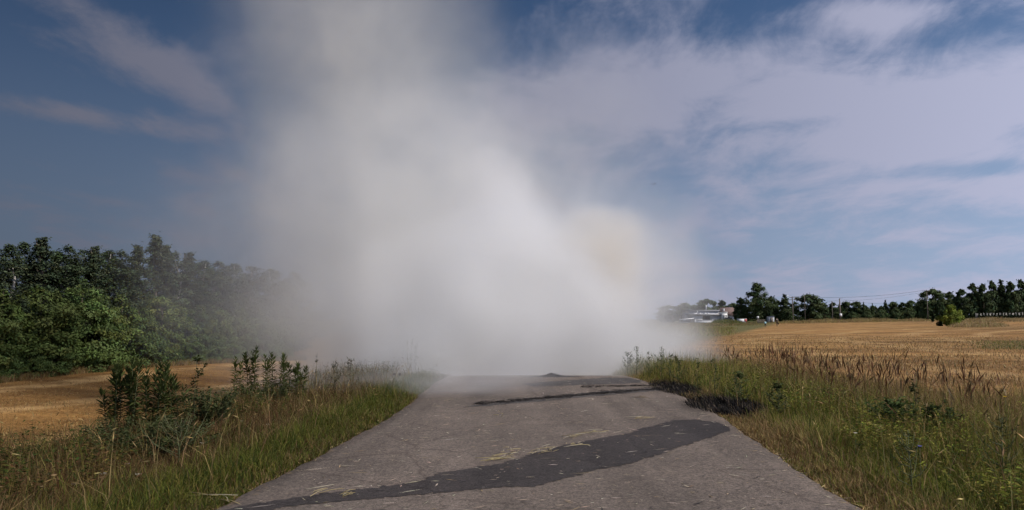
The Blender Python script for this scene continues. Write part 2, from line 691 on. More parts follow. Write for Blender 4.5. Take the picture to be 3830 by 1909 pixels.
M_GROUND = ground_material()
M_ROAD = asphalt('worn_asphalt', (0.080, 0.068, 0.058), (0.250, 0.215, 0.188), 0.9, 0.12)
M_WET = asphalt('wet_asphalt', (0.026, 0.023, 0.023), (0.084, 0.076, 0.074), 0.8, 0.15, True)
M_SCORCH = asphalt('sooty_asphalt', (0.05, 0.046, 0.045), (0.115, 0.108, 0.105), 0.8, 0.2)
M_BLADE = leafy('grass_blade', 0.32, 0.7, 0.1)
M_LEAF = leafy('leaf', 0.30, 0.75, 0.08)
M_FARLEAF = leafy('far_leaf', 0.18, 0.7, 0.1)
M_DRY = leafy('dry_straw', 0.12, 0.6, 0.3)
M_CHAR = leafy('charred_grass', 0.0, 0.85, 0.15)
M_PETAL = leafy('petal', 0.25, 0.6, 0.2)
M_BARK = plain('bark', (0.10, 0.082, 0.065), 0.9, 0.4, 9.0, 0.5)
M_BIRCH = plain('birch_bark', (0.36, 0.34, 0.31), 0.8, 0.5, 5.0, 0.3)
M_STALK = plain('stalk', (0.085, 0.095, 0.04), 0.8, 0.3, 20.0, 0.1)


# ------------------------------------------------------------------ ground and road
def build_ground():
    us = np.concatenate([-np.geomspace(900, 24, 26), np.linspace(-22, 22, 111)[0:], np.geomspace(24, 1300, 30)])
    ys = np.concatenate([np.linspace(-14, 46, 121), np.geomspace(47, 2600, 52)])
    U, Y = np.meshgrid(us, ys)
    Xg = U + road_x(np.minimum(Y, 400))
    Z = ground_z(Xg, Y)
    near = (np.abs(U) < 22) & (Y < 46) & (np.abs(U) > 3.0)
    Z = Z + np.where(near, rng.normal(0, 0.012, Z.shape), 0)
    V = np.stack([Xg, Y, Z], -1).reshape(-1, 3)
    w = len(us)
    i = np.arange(len(ys) - 1)[:, None] * w + np.arange(w - 1)[None]
    q = np.stack([i, i + 1, i + w + 1, i + w], -1).reshape(-1, 4)
    tag(obj('ground', mesh_np('ground', V, q, None, None, True), M_GROUND), kind='structure')


build_ground()
HALF = 2.745


def road_edge(side, y):
    y = np.asarray(y, float)
    return side * (HALF + 0.012 * np.sin(y * 2.1 + side) + 0.012 * np.sin(y * 5.7 + 2 * side) + 0.012 * np.sin(y * 13.0) + 0.05 * np.sin(y * 0.5 + side))


def build_road():
    ys = np.concatenate([np.arange(-12, 46, 0.11), np.geomspace(46.2, 190, 40)])
    fr = np.array([0, 0.006, 0.05, 0.2, 0.4, 0.5, 0.6, 0.8, 0.95, 0.994, 1.0])
    e0, e1 = road_edge(-1, ys), road_edge(1, ys)
    Ux = e0[:, None] * (1 - fr) + e1[:, None] * fr
    jit = rng.normal(0, 0.012, (len(ys), 2))
    Ux[:, 0] += jit[:, 0]
    Ux[:, -1] += jit[:, 1]
    Z = road_z(ys)[:, None] + 0.0 * fr
    Z = Z + 0.02 * (1 - (Ux / HALF) ** 2) - np.where((fr == 0) | (fr == 1), 0.05, 0.0)[None]
    Xr = Ux + road_x(ys)[:, None]
    V = np.stack([Xr, np.repeat(ys[:, None], len(fr), 1), Z], -1).reshape(-1, 3)
    w = len(fr)
    i = np.arange(len(ys) - 1)[:, None] * w + np.arange(w - 1)[None]
    q = np.stack([i, i + 1, i + w + 1, i + w], -1).reshape(-1, 4)
    tag(obj('road', mesh_np('road', V, q, None, None, True), M_ROAD), kind='structure')


build_road()


def road_top(x, y):
    u = (x - road_x(y)) / HALF
    return float(road_z(y) + 0.02 * (1 - np.clip(u, -1, 1) ** 2))


def decal(name, outline, mat, label, cat, jit=0.012, lift=0.004, step=0.09):
    """a thin sheet following the road surface inside a closed outline of ground points"""
    import bmesh
    pts = []
    n = len(outline)
    for k in range(n):
        a, b = np.array(outline[k]), np.array(outline[(k + 1) % n])
        m = max(1, int(np.linalg.norm(b - a) / step))
        for j in range(m):
            pts.append(a + (b - a) * j / m + rng.normal(0, jit, 2) * (1 if j else 0.4))
    bm = bmesh.new()
    vs_ = [bm.verts.new((p[0], p[1], road_top(p[0], p[1]) + lift)) for p in pts]
    es = [bm.edges.new((vs_[k], vs_[(k + 1) % len(vs_)])) for k in range(len(vs_))]
    bmesh.ops.triangle_fill(bm, edges=es, use_beauty=True, use_dissolve=False)
    for f in bm.faces:
        if f.normal.z < 0:
            f.normal_flip()
    bmesh.ops.subdivide_edges(bm, edges=[e for e in bm.edges if e.calc_length() > 0.6], cuts=3, use_grid_fill=True)
    bmesh.ops.triangulate(bm, faces=bm.faces)
    for v in bm.verts:
        v.co.z = road_top(v.co.x, v.co.y) + lift
    me = bpy.data.meshes.new(name)
    bm.to_mesh(me)
    bm.free()
    return tag(obj(name, me, mat), label, cat)




# ------------------------------------------------------------------ marks and litter on the road
def pix_outline(pts):
    return [hit(px, py) for px, py in pts]


STAIN = [(770, 1930), (847, 1909), (916, 1893), (1091, 1867), (1254, 1847), (1382, 1832), (1545, 1812), (1600, 1799), (1638, 1777), (1732, 1765),
         (1877, 1742), (1990, 1706), (2104, 1675), (2256, 1643), (2371, 1623), (2385, 1611), (2453, 1595), (2516, 1576), (2605, 1571),
         (2687, 1582), (2726, 1600), (2731, 1612), (2681, 1630), (2592, 1661), (2510, 1687), (2440, 1715), (2326, 1750), (2221, 1767),
         (2150, 1790), (2081, 1806), (1994, 1832), (1930, 1826), (1877, 1832), (1673, 1850), (1440, 1867), (1208, 1888), (1033, 1905), (975, 1930)]
decal('wet_patch', pix_outline(STAIN), M_WET, 'dark wet patch running slantwise across the near road', 'puddle', 0.020, 0.004, 0.035)
PATCH = [(1950, 1440), (2043, 1432), (2160, 1424), (2280, 1414), (2350, 1415), (2391, 1424), (2402, 1431), (2330, 1438), (2210, 1442), (2120, 1446), (2000, 1450)]
decal('tar_patch', pix_outline(PATCH), M_SCORCH, 'dull dark tar patch across the road close to the smoke', 'patch', 0.02, 0.004)
SOOT = [(1735, 1524), (1800, 1516), (1900, 1506), (2010, 1495), (2120, 1481), (2230, 1470), (2340, 1461), (2450, 1452), (2490, 1450), (2478, 1462),
        (2380, 1471), (2290, 1480), (2200, 1488), (2110, 1497), (2010, 1508), (1900, 1516), (1820, 1523)]
decal('soot_band', pix_outline(SOOT), M_SCORCH, 'narrow sooty band on the asphalt under the burnt straw line', 'soot mark', 0.02, 0.004)


def blades(P, h, w, yaw, lean, lang, cb, ct):
    """curved tapering blades: two rings and a tip each"""
    P = np.asarray(P, float)
    n = len(P)
    side = np.stack([np.cos(yaw), np.sin(yaw), np.zeros(n)], -1)
    ld = np.stack([np.cos(lang), np.sin(lang), np.zeros(n)], -1)
    V = np.empty((n, 5, 3))
    C = np.empty((n, 5, 3))
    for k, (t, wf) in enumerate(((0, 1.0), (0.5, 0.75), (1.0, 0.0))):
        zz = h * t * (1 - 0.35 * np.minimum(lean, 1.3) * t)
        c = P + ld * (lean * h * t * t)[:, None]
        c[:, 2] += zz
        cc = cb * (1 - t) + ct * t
        if k < 2:
            V[:, 2 * k] = c - side * (w * wf / 2)[:, None]
            V[:, 2 * k + 1] = c + side * (w * wf / 2)[:, None]
            C[:, 2 * k] = cc
            C[:, 2 * k + 1] = cc
        else:
            V[:, 4] = c
            C[:, 4] = cc
    i = np.arange(n)[:, None] * 5
    return V.reshape(-1, 3), i + np.array([[0, 1, 3, 2]]), i + np.array([[2, 3, 4]]), C.reshape(-1, 3)


class Bag:
    def __init__(self):
        self.V, self.Q, self.T, self.C, self.n = [], [], [], [], 0

    def add(self, V, Q=None, T=None, C=None):
        self.V.append(V)
        self.C.append(C)
        if Q is not None and len(Q):
            self.Q.append(np.asarray(Q) + self.n)
        if T is not None and len(T):
            self.T.append(np.asarray(T) + self.n)
        self.n += len(V)

    def mesh(self, name):
        return mesh_np(name, np.concatenate(self.V), np.concatenate(self.Q) if self.Q else None,
                       np.concatenate(self.T) if self.T else None, np.concatenate(self.C))


def leaf_cards(P, d, nrm, ln, wd, c, fold=0.0):
    """diamond leaves: base, side, tip, side"""
    P, d, nrm = (np.asarray(a, float) for a in (P, d, nrm))
    d = d / np.maximum(np.linalg.norm(d, axis=1, keepdims=True), 1e-9)
    s = np.cross(d, nrm)
    s = s / np.maximum(np.linalg.norm(s, axis=1, keepdims=True), 1e-9)
    n = len(P)
    ln = np.broadcast_to(ln, (n,))[:, None]
    wd = np.broadcast_to(wd, (n,))[:, None]
    V = np.stack([P, P + d * ln * 0.45 + s * wd / 2, P + d * ln, P + d * ln * 0.45 - s * wd / 2], 1)
    if fold:
        V[:, 2] += np.array([0, 0, -fold]) * ln
    i = np.arange(n)[:, None] * 4
    return V.reshape(-1, 3), i + np.array([[0, 1, 2, 3]]), np.repeat(c, 4, 0)


def vnoise(x, y, sc, seed=0):
    """cheap smooth value noise in [0, 1]"""
    r_ = np.random.default_rng(1000 + seed)
    g = r_.random((64, 64))
    x = np.asarray(x) / sc
    y = np.asarray(y) / sc
    i, j = np.floor(x).astype(int), np.floor(y).astype(int)
    fx, fy = x - i, y - j
    fx, fy = fx * fx * (3 - 2 * fx), fy * fy * (3 - 2 * fy)
    a = g[i % 64, j % 64] * (1 - fx) + g[(i + 1) % 64, j % 64] * fx
    b = g[i % 64, (j + 1) % 64] * (1 - fx) + g[(i + 1) % 64, (j + 1) % 64] * fx
    return a * (1 - fy) + b * fy


GREEN = np.array([0.165, 0.185, 0.030])
DEEP = np.array([0.060, 0.088, 0.020])
OLIVE = np.array([0.23, 0.195, 0.05])
STRAW = np.array([0.40, 0.29, 0.125])
BROWN = np.array([0.145, 0.082, 0.036])
RUST = np.array([0.20, 0.085, 0.038])
TAN = np.array([0.27, 0.185, 0.085])


def palette(n, cols, wts, jit=0.22):
    w = np.asarray(wts, float)
    if w.ndim == 1:
        k = rng.choice(len(cols), n, p=w / w.sum())
    else:
        cs = np.cumsum(w / w.sum(1, keepdims=True), 1)
        k = (rng.random((n, 1)) > cs).sum(1).clip(0, len(cols) - 1)
    c = np.asarray(cols)[k]
    return np.clip(c * (1 + rng.normal(0, jit, (n, 1))) * (1 + rng.normal(0, 0.06, (n, 3))), 0.004, 0.9)


def sample_y(n, y0, y1, p=1.0):
    """more blades close by, where each one shows"""
    a = rng.random(n)
    if p == 1.0:
        return y0 * (y1 / y0) ** a
    return (y0 ** (1 - p) + a * (y1 ** (1 - p) - y0 ** (1 - p))) ** (1 / (1 - p))


def visible(x, y, m=0.6):
    return np.abs(x) < 0.70 * y + m


def base_pts(u, y):
    x = u + road_x(y)
    k = visible(x, y)
    x, y, u = x[k], y[k], u[k]
    return np.stack([x, y, ground_z(x, y) - 0.01], -1), u, y


def patch_gap(u, y, side):
    """burnt or trodden places with no grass"""
    if side > 0:
        g1 = ((u - 3.05) / 0.42) ** 2 + ((y - 17.2) / 1.7) ** 2 < 1
        g2 = ((u - 3.25) / 0.62) ** 2 + ((y - 13.7) / 1.35) ** 2 < 1
        return g1 | g2
    return np.zeros(len(u), bool)


def verge(side, n_short, n_tall, n_dry):
    bag = Bag()
    # short dense grass beside the asphalt, leaning out over its edge
    y = sample_y(n_short, 4.6, 34)
    e = np.abs(road_edge(side, y))
    d = rng.random(n_short) ** 1.25 * (2.6 if side < 0 else 3.6)
    P, u, y = base_pts(side * (e + 0.02 + d), y)
    d = np.abs(u) - np.abs(road_edge(side, y))
    k = ~patch_gap(u, y, side)
    P, u, y, d = P[k], u[k], y[k], d[k]
    n = len(P)
    nv = vnoise(P[:, 0], P[:, 1], 0.55, 3 + side)
    n2 = vnoise(P[:, 0], P[:, 1], 1.7, 13 + side)
    h = (0.05 + 0.17 * sstep(0.0, 0.7, d) + 0.10 * nv) * rng.uniform(0.55, 1.25, n) * (0.65 + 0.8 * n2)
    dryness = np.clip((0.75 if side > 0 else 0.30) * (1 - sstep(0.25, 1.05 if side > 0 else 0.6, d)) + 0.55 * (n2 - 0.42) + (0.12 if side > 0 else 0.0), 0.02, 0.95)
    if side < 0:
        dryness = np.clip(dryness + 0.85 * sstep(0.6, 1.4, d), 0.02, 0.9)
    w8 = np.stack([(1 - dryness) * 0.9, (1 - dryness) * 0.75, (1 - dryness) * 0.6, dryness * 0.5, dryness * 0.5, dryness * 0.55], -1)
    if side < 0:
        w8[:, 4] += 1.2 * sstep(0.7, 1.5, d)
    else:
        w8[:, 3] *= 1.7
    c = palette(n, [GREEN, DEEP, OLIVE, STRAW * 0.8, BROWN, TAN], w8)
    lean = np.abs(rng.normal(0.45, 0.4, n)) + 0.1
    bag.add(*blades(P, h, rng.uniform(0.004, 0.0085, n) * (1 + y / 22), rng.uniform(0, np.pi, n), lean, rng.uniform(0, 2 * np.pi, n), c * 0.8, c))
    # taller clumped grass further out
    y = sample_y(n_tall, 4.6, 36)
    u = side * (HALF + 0.7 + rng.random(n_tall) * (3.6 if side < 0 else 4.6))
    P, u, y = base_pts(u, y)
    nv = vnoise(P[:, 0], P[:, 1], 0.5, 23 + side)
    k = (rng.random(len(P)) < 0.25 + 1.1 * nv) & ~patch_gap(u, y, side)
    P, u, y, nv = P[k], u[k], y[k], nv[k]
    n = len(P)
    d = np.abs(u) - HALF
    if side > 0:
        hh = (0.20 + 0.36 * sstep(0.7, 2.6, d)) * (1 - 0.48 * sstep(12.0, 16.5, y))
        w8 = np.stack([0.42 - 0.3 * sstep(1.8, 3.6, d), 0.40 - 0.3 * sstep(1.8, 3.6, d), 0.45 + 0 * d, 0.22 + 0.35 * sstep(1.6, 3.6, d), 0.18 + 0.3 * sstep(1.6, 3.6, d), 0.22 + 0.15 * sstep(1.6, 3.6, d)], -1)
    else:
        hh = 0.22 + 0.26 * sstep(0.7, 2.6, d)
        w8 = np.stack([0.12 + 0 * d, 0.3 + 0 * d, 0.2 + 0 * d, 0.10 + 0.1 * sstep(1.5, 3, d), 0.75 * sstep(0.8, 1.8, d), 0.3 * sstep(1, 3, d)], -1)
    h = hh * rng.uniform(0.45, 1.25, n) * (0.55 + 0.9 * nv)
    c = palette(n, [GREEN, DEEP, OLIVE, STRAW * 0.75, BROWN, TAN], w8)
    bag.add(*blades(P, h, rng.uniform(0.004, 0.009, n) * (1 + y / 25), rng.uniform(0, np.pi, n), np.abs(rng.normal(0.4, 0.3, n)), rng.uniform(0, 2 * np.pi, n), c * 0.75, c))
    if side > 0:
        # rank grass crowding the road edge where the road swings left
        m = 14000
        y = rng.uniform(14.6, 27.0, m)
        P, u, y = base_pts(np.abs(road_edge(1, y)) + 0.06 + 2.4 * rng.random(m) ** 1.3, y)
        k = ~patch_gap(u, y, side)
        P, u, y = P[k], u[k], y[k]
        nv = vnoise(P[:, 0], P[:, 1], 0.45, 33)
        n = len(P)
        c = palette(n, [GREEN, DEEP, OLIVE, STRAW * 0.8, TAN], [0.35, 0.3, 0.3, 0.2, 0.15])
        h = (0.08 + 0.26 * sstep(0.0, 0.7, u - HALF)) * (1 + 0.7 * sstep(17, 20, y)) * rng.uniform(0.5, 1.25, n) * (0.5 + nv)
        bag.add(*blades(P, h, rng.uniform(0.006, 0.012, n) * 1.4, rng.uniform(0, np.pi, n), np.abs(rng.normal(0.3, 0.25, n)), rng.uniform(0, 6.28, n), c * 0.75, c))
    # dry bent flower stalks with pale seed heads
    y = sample_y(n_dry, 4.8, 26)
    u = side * (HALF + 0.5 + rng.random(n_dry) * 3.6)
    P, u, y = base_pts(u, y)
    n = len(P)
    h = rng.uniform(0.35, 0.8, n)
    c = palette(n, [STRAW, TAN, BROWN], [0.6, 0.4, 0.12])
    la = rng.uniform(0, 2 * np.pi, n)
    le = np.abs(rng.normal(0.5, 0.3, n))
    bag.add(*blades(P, h, np.full(n, 0.0065) * (1 + y / 25), rng.uniform(0, np.pi, n), le, la, c, c))
    tip = P + np.stack([np.cos(la) * le * h, np.sin(la) * le * h, h * (1 - 0.35 * np.minimum(le, 1.3))], -1)
    dr = np.stack([np.cos(la) * (0.3 + le), np.sin(la) * (0.3 + le), 0.9 - le], -1)
    V, Q, C = leaf_cards(tip - dr * 0.05, dr, rng.normal(0, 1, (n, 3)), rng.uniform(0.05, 0.11, n), rng.uniform(0.009, 0.016, n), c * 1.1)
    bag.add(V, Q, None, C)
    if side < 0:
        bag.C = [c_ * 0.70 for c_ in bag.C]  # vignette darkening multiplied into the left verge colours
    return bag


def broad_weeds(side, n_pl, y0, y1, u0, u1, hh, cols, wts):
    """small leafy herbs filling the bank"""
    bag = Bag()
    y = sample_y(n_pl, y0, y1)
    u = side * rng.uniform(u0, u1, n_pl)
    P, u, y = base_pts(u, y)
    nv = vnoise(P[:, 0], P[:, 1], 0.9, 41 + side)
    k = (nv > 0.46) & ~patch_gap(u, y, side)
    P, y, nv = P[k], y[k], nv[k]
    n = len(P)
    m = 16
    h = hh * rng.uniform(0.5, 1.2, n) * (0.5 + 0.9 * nv)
    base = np.repeat(P, m, 0)
    t = rng.random(n * m) ** 0.7
    a = rng.uniform(0, 2 * np.pi, n * m)
    off = np.repeat(rng.normal(0, 0.16, (n, 2)), m, 0)
    hr = np.repeat(h, m)
    c3 = base + np.stack([off[:, 0] * t * hr + np.cos(a) * 0.05, off[:, 1] * t * hr + np.sin(a) * 0.05, t * hr], -1)
    d = np.stack([np.cos(a), np.sin(a), rng.uniform(-0.2, 0.8, n * m)], -1)
    c = np.repeat(palette(n, cols, wts, 0.2), m, 0) * (1 + rng.normal(0, 0.15, (n * m, 1)))
    V, Q, C = leaf_cards(c3, d, np.stack([rng.normal(0, 0.4, n * m), rng.normal(0, 0.4, n * m), np.ones(n * m)], -1),
                         rng.uniform(0.03, 0.07, n * m), rng.uniform(0.010, 0.026, n * m), np.clip(c, 0.004, 0.9), 0.2)
    bag.add(V, Q, None, C)
    bag.add(*blades(P, h, np.full(n, 0.006), rng.uniform(0, np.pi, n), np.full(n, 0.1), rng.uniform(0, 6.28, n), np.tile(BROWN, (n, 1)), np.tile(OLIVE, (n, 1))))
    return bag


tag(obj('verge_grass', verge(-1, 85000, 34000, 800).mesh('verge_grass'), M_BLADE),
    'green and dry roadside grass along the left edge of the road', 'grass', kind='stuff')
tag(obj('verge_grass', verge(1, 90000, 60000, 420).mesh('verge_grass'), M_BLADE),
    'tall mixed green and dry grass on the bank right of the road', 'grass', kind='stuff')
tag(obj('ground_herbs', broad_weeds(1, 3000, 5.2, 24, 3.6, 6.6, 0.42, [GREEN * 1.1, DEEP, OLIVE], [0.5, 0.4, 0.3]).mesh('ground_herbs'), M_LEAF),
    'low leafy green herbs covering the bank right of the road', 'weeds', kind='stuff')
tag(obj('ground_herbs', broad_weeds(-1, 2300, 5.2, 26, 4.1, 6.6, 0.42, [DEEP * 0.7, OLIVE * 0.5, BROWN * 0.8], [0.6, 0.25, 0.4]).mesh('ground_herbs'), M_LEAF),
    'low dark leafy herbs behind the grass left of the road', 'weeds', kind='stuff')


def stubble(side, n, y0, y1, u0, span, hh):
    bag = Bag()
    y = sample_y(n, y0, y1)
    u = side * (u0 + rng.random(n) ** 1.1 * (span + 0.45 * y))
    P, u, y = base_pts(u, y)
    # drilled rows
    rowc = np.round((P[:, 1] * 0.97 - P[:, 0] * 0.24) / 0.28) * 0.28 - (P[:, 1] * 0.97 - P[:, 0] * 0.24)
    P[:, 1] += rowc * 0.8
    nv = vnoise(P[:, 0], P[:, 1], 1.6, 61 + side)
    lanes = vnoise(P[:, 0] * 0.35, P[:, 1] * 1.2, 2.2, 65 + side)
    k = rng.random(len(P)) < (0.25 + 0.9 * lanes) * (1 - 0.9 * sstep(0.35 * y1, y1, y))
    P, u, y, nv = P[k], u[k], y[k], nv[k]
    n = len(P)
    h = hh * rng.uniform(0.4, 1.2, n) * (0.5 + nv)
    c = palette(n, [STRAW * 1.1, TAN, BROWN, RUST], [0.46, 0.34, 0.16, 0.06])
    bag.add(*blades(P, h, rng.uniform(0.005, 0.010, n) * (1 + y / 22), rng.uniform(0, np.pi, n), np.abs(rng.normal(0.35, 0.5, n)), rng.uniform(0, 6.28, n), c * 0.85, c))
    # loose straw lying on top
    m = n // 6
    k = rng.integers(0, n, m)
    a = rng.uniform(0, 2 * np.pi, m)
    Pl = P[k] + np.stack([rng.normal(0, 0.3, m), rng.normal(0, 0.3, m), 0.05 + 0.06 * rng.random(m)], -1)
    V, Q, C = leaf_cards(Pl, np.stack([np.cos(a), np.sin(a), rng.normal(0, 0.2, m)], -1), np.tile([0, 0.3, 1.0], (m, 1)),
                         rng.uniform(0.1, 0.35, m), 0.010 * (1 + y[k] / 14), palette(m, [STRAW * 1.15, STRAW], [0.5, 0.5]))
    bag.add(V, Q, None, C)
    return bag


tag(obj('stubble', stubble(1, 80000, 8.5, 85, 6.3, 9, 0.15).mesh('stubble'), M_DRY), 'golden cut straw stubble standing in the right field', 'stubble', kind='stuff')
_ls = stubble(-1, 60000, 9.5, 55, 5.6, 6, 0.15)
_ls.C = [c_ * np.array([0.80, 0.75, 0.66]) for c_ in _ls.C]  # same painted shade as the left field ground, in the straw colour
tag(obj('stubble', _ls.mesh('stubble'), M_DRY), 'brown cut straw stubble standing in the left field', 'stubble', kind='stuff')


def reeds(P, h, hd, cols, wts, lean):
    """upright stalks that end in a narrow brush-like head"""
    n = len(P)
    bag = Bag()
    c = palette(n, cols, wts, 0.2)
    la = rng.uniform(0, 2 * np.pi, n)
    le = np.abs(rng.normal(lean, lean, n))
    y = P[:, 1]
    bag.add(*blades(P, h, np.full(n, 0.006) * (1 + y / 30), rng.uniform(0, np.pi, n), le, la, c * 0.9, c))
    for r_ in range(3):
        t = 0.80
        ld = np.stack([np.cos(la), np.sin(la)], -1)
        b = P.copy()
        b[:, :2] += ld * (le * h * t * t)[:, None]
        b[:, 2] += h * t * (1 - 0.35 * np.minimum(le, 1.3) * t)
        d = np.stack([ld[:, 0] * 2 * le, ld[:, 1] * 2 * le, np.ones(n) - 0.5 * le], -1)
        V, Q, C = leaf_cards(b, d, rng.normal(0, 1, (n, 3)) + np.array([0.2, 1.0, 0]), hd * rng.uniform(0.7, 1.3, n), 0.016 * (1 + y / 40) * rng.uniform(0.6, 1.2, n), c * 0.95)
        bag.add(V, Q, None, C)
    # leaves on the lower stalk
    m = n * 2
    k = np.repeat(np.arange(n), 2)
    c2 = palette(m, [TAN, STRAW * 0.8, OLIVE, RUST], [0.35, 0.3, 0.2, 0.2])
    bag.add(*blades(P[k] + np.array([0, 0, 0.05]), h[k] * rng.uniform(0.4, 0.75, m), np.full(m, 0.007), rng.uniform(0, np.pi, m), np.abs(rng.normal(0.4, 0.3, m)), rng.uniform(0, 6.28, m), c2 * 0.85, c2))
    return bag


def reed_field(n):
    y = rng.uniform(9.0, 23.0, n)
    u = rng.uniform(4.6, 6.9, n)
    P, u, y = base_pts(u, y)
    nv = vnoise(P[:, 0], P[:, 1], 1.1, 77)
    k = rng.random(len(P)) < (0.2 + 1.6 * (nv - 0.38)) * (0.3 + 0.7 * sstep(10, 16, y))
    k &= (u > 5.3) | (y < 14)
    P, nv = P[k], nv[k]
    h = (0.58 + 0.42 * nv) * rng.uniform(0.7, 1.15, len(P))
    return reeds(P, h, 0.20, [RUST * 0.85, BROWN, TAN * 0.7, STRAW * 0.6], [0.55, 0.35, 0.15, 0.08], 0.16)


tag(obj('reed_grass', reed_field(1500).mesh('reed_grass'), M_DRY), 'rust brown upright seed grass between the green bank and the right field', 'grass', kind='stuff')

# distinct tall tufts of the rust brown grass
for (px, d, nn, hh, lab) in ((3290, 13.5, 16, 1.12, 'tallest rust brown grass tuft, one head bent over to the right'),
                             (3150, 14.0, 12, 0.98, 'dense dark rust brown grass tuft left of the tallest tuft'),
                             (2890, 18.5, 18, 1.18, 'rust brown grass tuft nearest the smoke on the right bank'),
                             (2985, 17.0, 16, 1.12, 'rust brown grass tuft just right of the one nearest the smoke'),
                             (3610, 11.5, 7, 0.95, 'thin rust brown grass tuft near the right picture edge')):
    x = X_at(px, d)
    t = thing('grass_tuft', lab, 'grass tuft', (x, d, gz(x, d) - 0.02), 0, 'rust brown grass tufts')
    P = np.stack([rng.normal(0, 0.16, nn), rng.normal(0, 0.12, nn), np.zeros(nn)], -1)
    obj('stalks', reeds(P, hh * rng.uniform(0.72, 1.0, nn), 0.24, [RUST * 0.8, BROWN], [0.6, 0.4], 0.12).mesh('stalks'), M_DRY, t)
    if 'bent' in lab:
        b = reeds(np.array([[0.12, 0, 0]]), np.array([1.1]), 0.34, [RUST * 0.8], [1], 0.0)
        me = b.mesh('bent_head')
        for v in me.vertices:
            f = max(0, v.co.z - 0.45)
            v.co.x += 0.75 * f * f
            v.co.z -= 0.12 * f * f
        obj('bent_head', me, M_DRY, t)


# ------------------------------------------------------------------ weeds that stand out on their own
def spire_stem(h, n_leaf, ll, lw, colr, top_taper=True, lean=(0, 0), droop=0.25):
    """one upright stem and its ring of narrow leaves, as two meshes"""
    s = MB()
    pts = [(lean[0] * t * t * h, lean[1] * t * t * h, h * t) for t in np.linspace(0, 1, 6)]
    s.tube(pts, [0.007, 0.007, 0.006, 0.005, 0.004, 0.002], 5)
    t = np.sort(rng.random(n_leaf)) * 0.9 + 0.1
    a = np.arange(n_leaf) * 2.4 + rng.normal(0, 0.3, n_leaf)
    P = np.stack([lean[0] * t * t * h, lean[1] * t * t * h, h * t], -1)
    size = np.where(t > 0.85, 1.15 - (t - 0.85) * 3.2, 0.75 + 0.45 * t) if top_taper else np.ones(n_leaf)
    up = 0.6 + 1.5 * sstep(0.65, 1.0, t) - droop + rng.normal(0, 0.25, n_leaf)
    d = np.stack([np.cos(a), np.sin(a), up], -1)
    c = np.clip(colr * (1 + rng.normal(0, 0.2, (n_leaf, 1))), 0.004, 0.9)
    V, Q, C = leaf_cards(P, d, np.tile([0.0, 0.0, 1.0], (n_leaf, 1)) + rng.normal(0, 0.25, (n_leaf, 3)), ll * size * rng.uniform(0.75, 1.2, n_leaf), lw * size, c, 0.12)
    return s, (V, Q, C)


def weed_clump(label, px, d, heights, spread, colr, n_leaf=150, ll=0.13, lw=0.027, name='weed_clump', droop=0.25, lean=0.07):
    x = X_at(px, d)
    z = gz(x, d)
    T = thing(name, label, 'weed', (x, d, z - 0.02), 0, 'tall weeds on the verges')
    for k, h in enumerate(heights):
        ox = (k + 0.5) / len(heights) - 0.5
        s, (V, Q, C) = spire_stem(h, int(n_leaf * h), ll, lw, colr, True, (rng.normal(0, lean), rng.normal(0, lean)), droop)
        st = s.build('stem', M_STALK, T, True, (ox * spread + rng.normal(0, 0.03), rng.normal(0, 0.10), 0))
        obj('leaves', mesh_np('leaves', V, Q, None, C), M_LEAF, st)
    return T


WG = np.array([0.058, 0.074, 0.022])
weed_clump('single dark leafy weed stem leaning at the far left of the tall clumps', 408, 10.0, [0.86], 0.05, WG)
weed_clump('densest and tallest clump of dark upright leafy weeds on the left verge', 508, 10.0, [0.98, 1.12, 1.06, 1.18, 1.1, 0.95, 1.2, 1.16, 1.02, 1.12, 1.19, 1.08, 1.0, 1.12, 0.9], 0.64, WG, 112)
weed_clump('narrow clump of dark upright weeds right of the densest clump', 640, 10.2, [1.14, 1.05, 1.1, 0.92, 1.0, 0.86, 0.92, 0.8], 0.48, WG, 108)
weed_clump('hazy clump of tall leafy weeds farther along the left verge by the smoke', 1015, 14.6, [1.0, 0.9, 1.08, 1.02, 1.2, 1.1, 0.95, 1.05, 1.08, 0.98, 0.9, 1.06, 0.9, 0.84, 0.8], 1.3, WG * 1.2, 115)
weed_clump('small tuft of leafy weeds at the right end of the hazy clump', 1120, 15.0, [0.82, 0.72, 0.62], 0.3, WG * 1.2, 140)
weed_clump('faint tall spire weeds inside the smoke on the left verge', 1548, 24.0, [1.2, 1.1, 1.0], 0.22, WG, 110, 0.09, 0.03)
weed_clump('faint thin spire weed inside the smoke left of the other spires', 1523, 24.0, [1.22], 0.04, WG, 90, 0.06, 0.02)


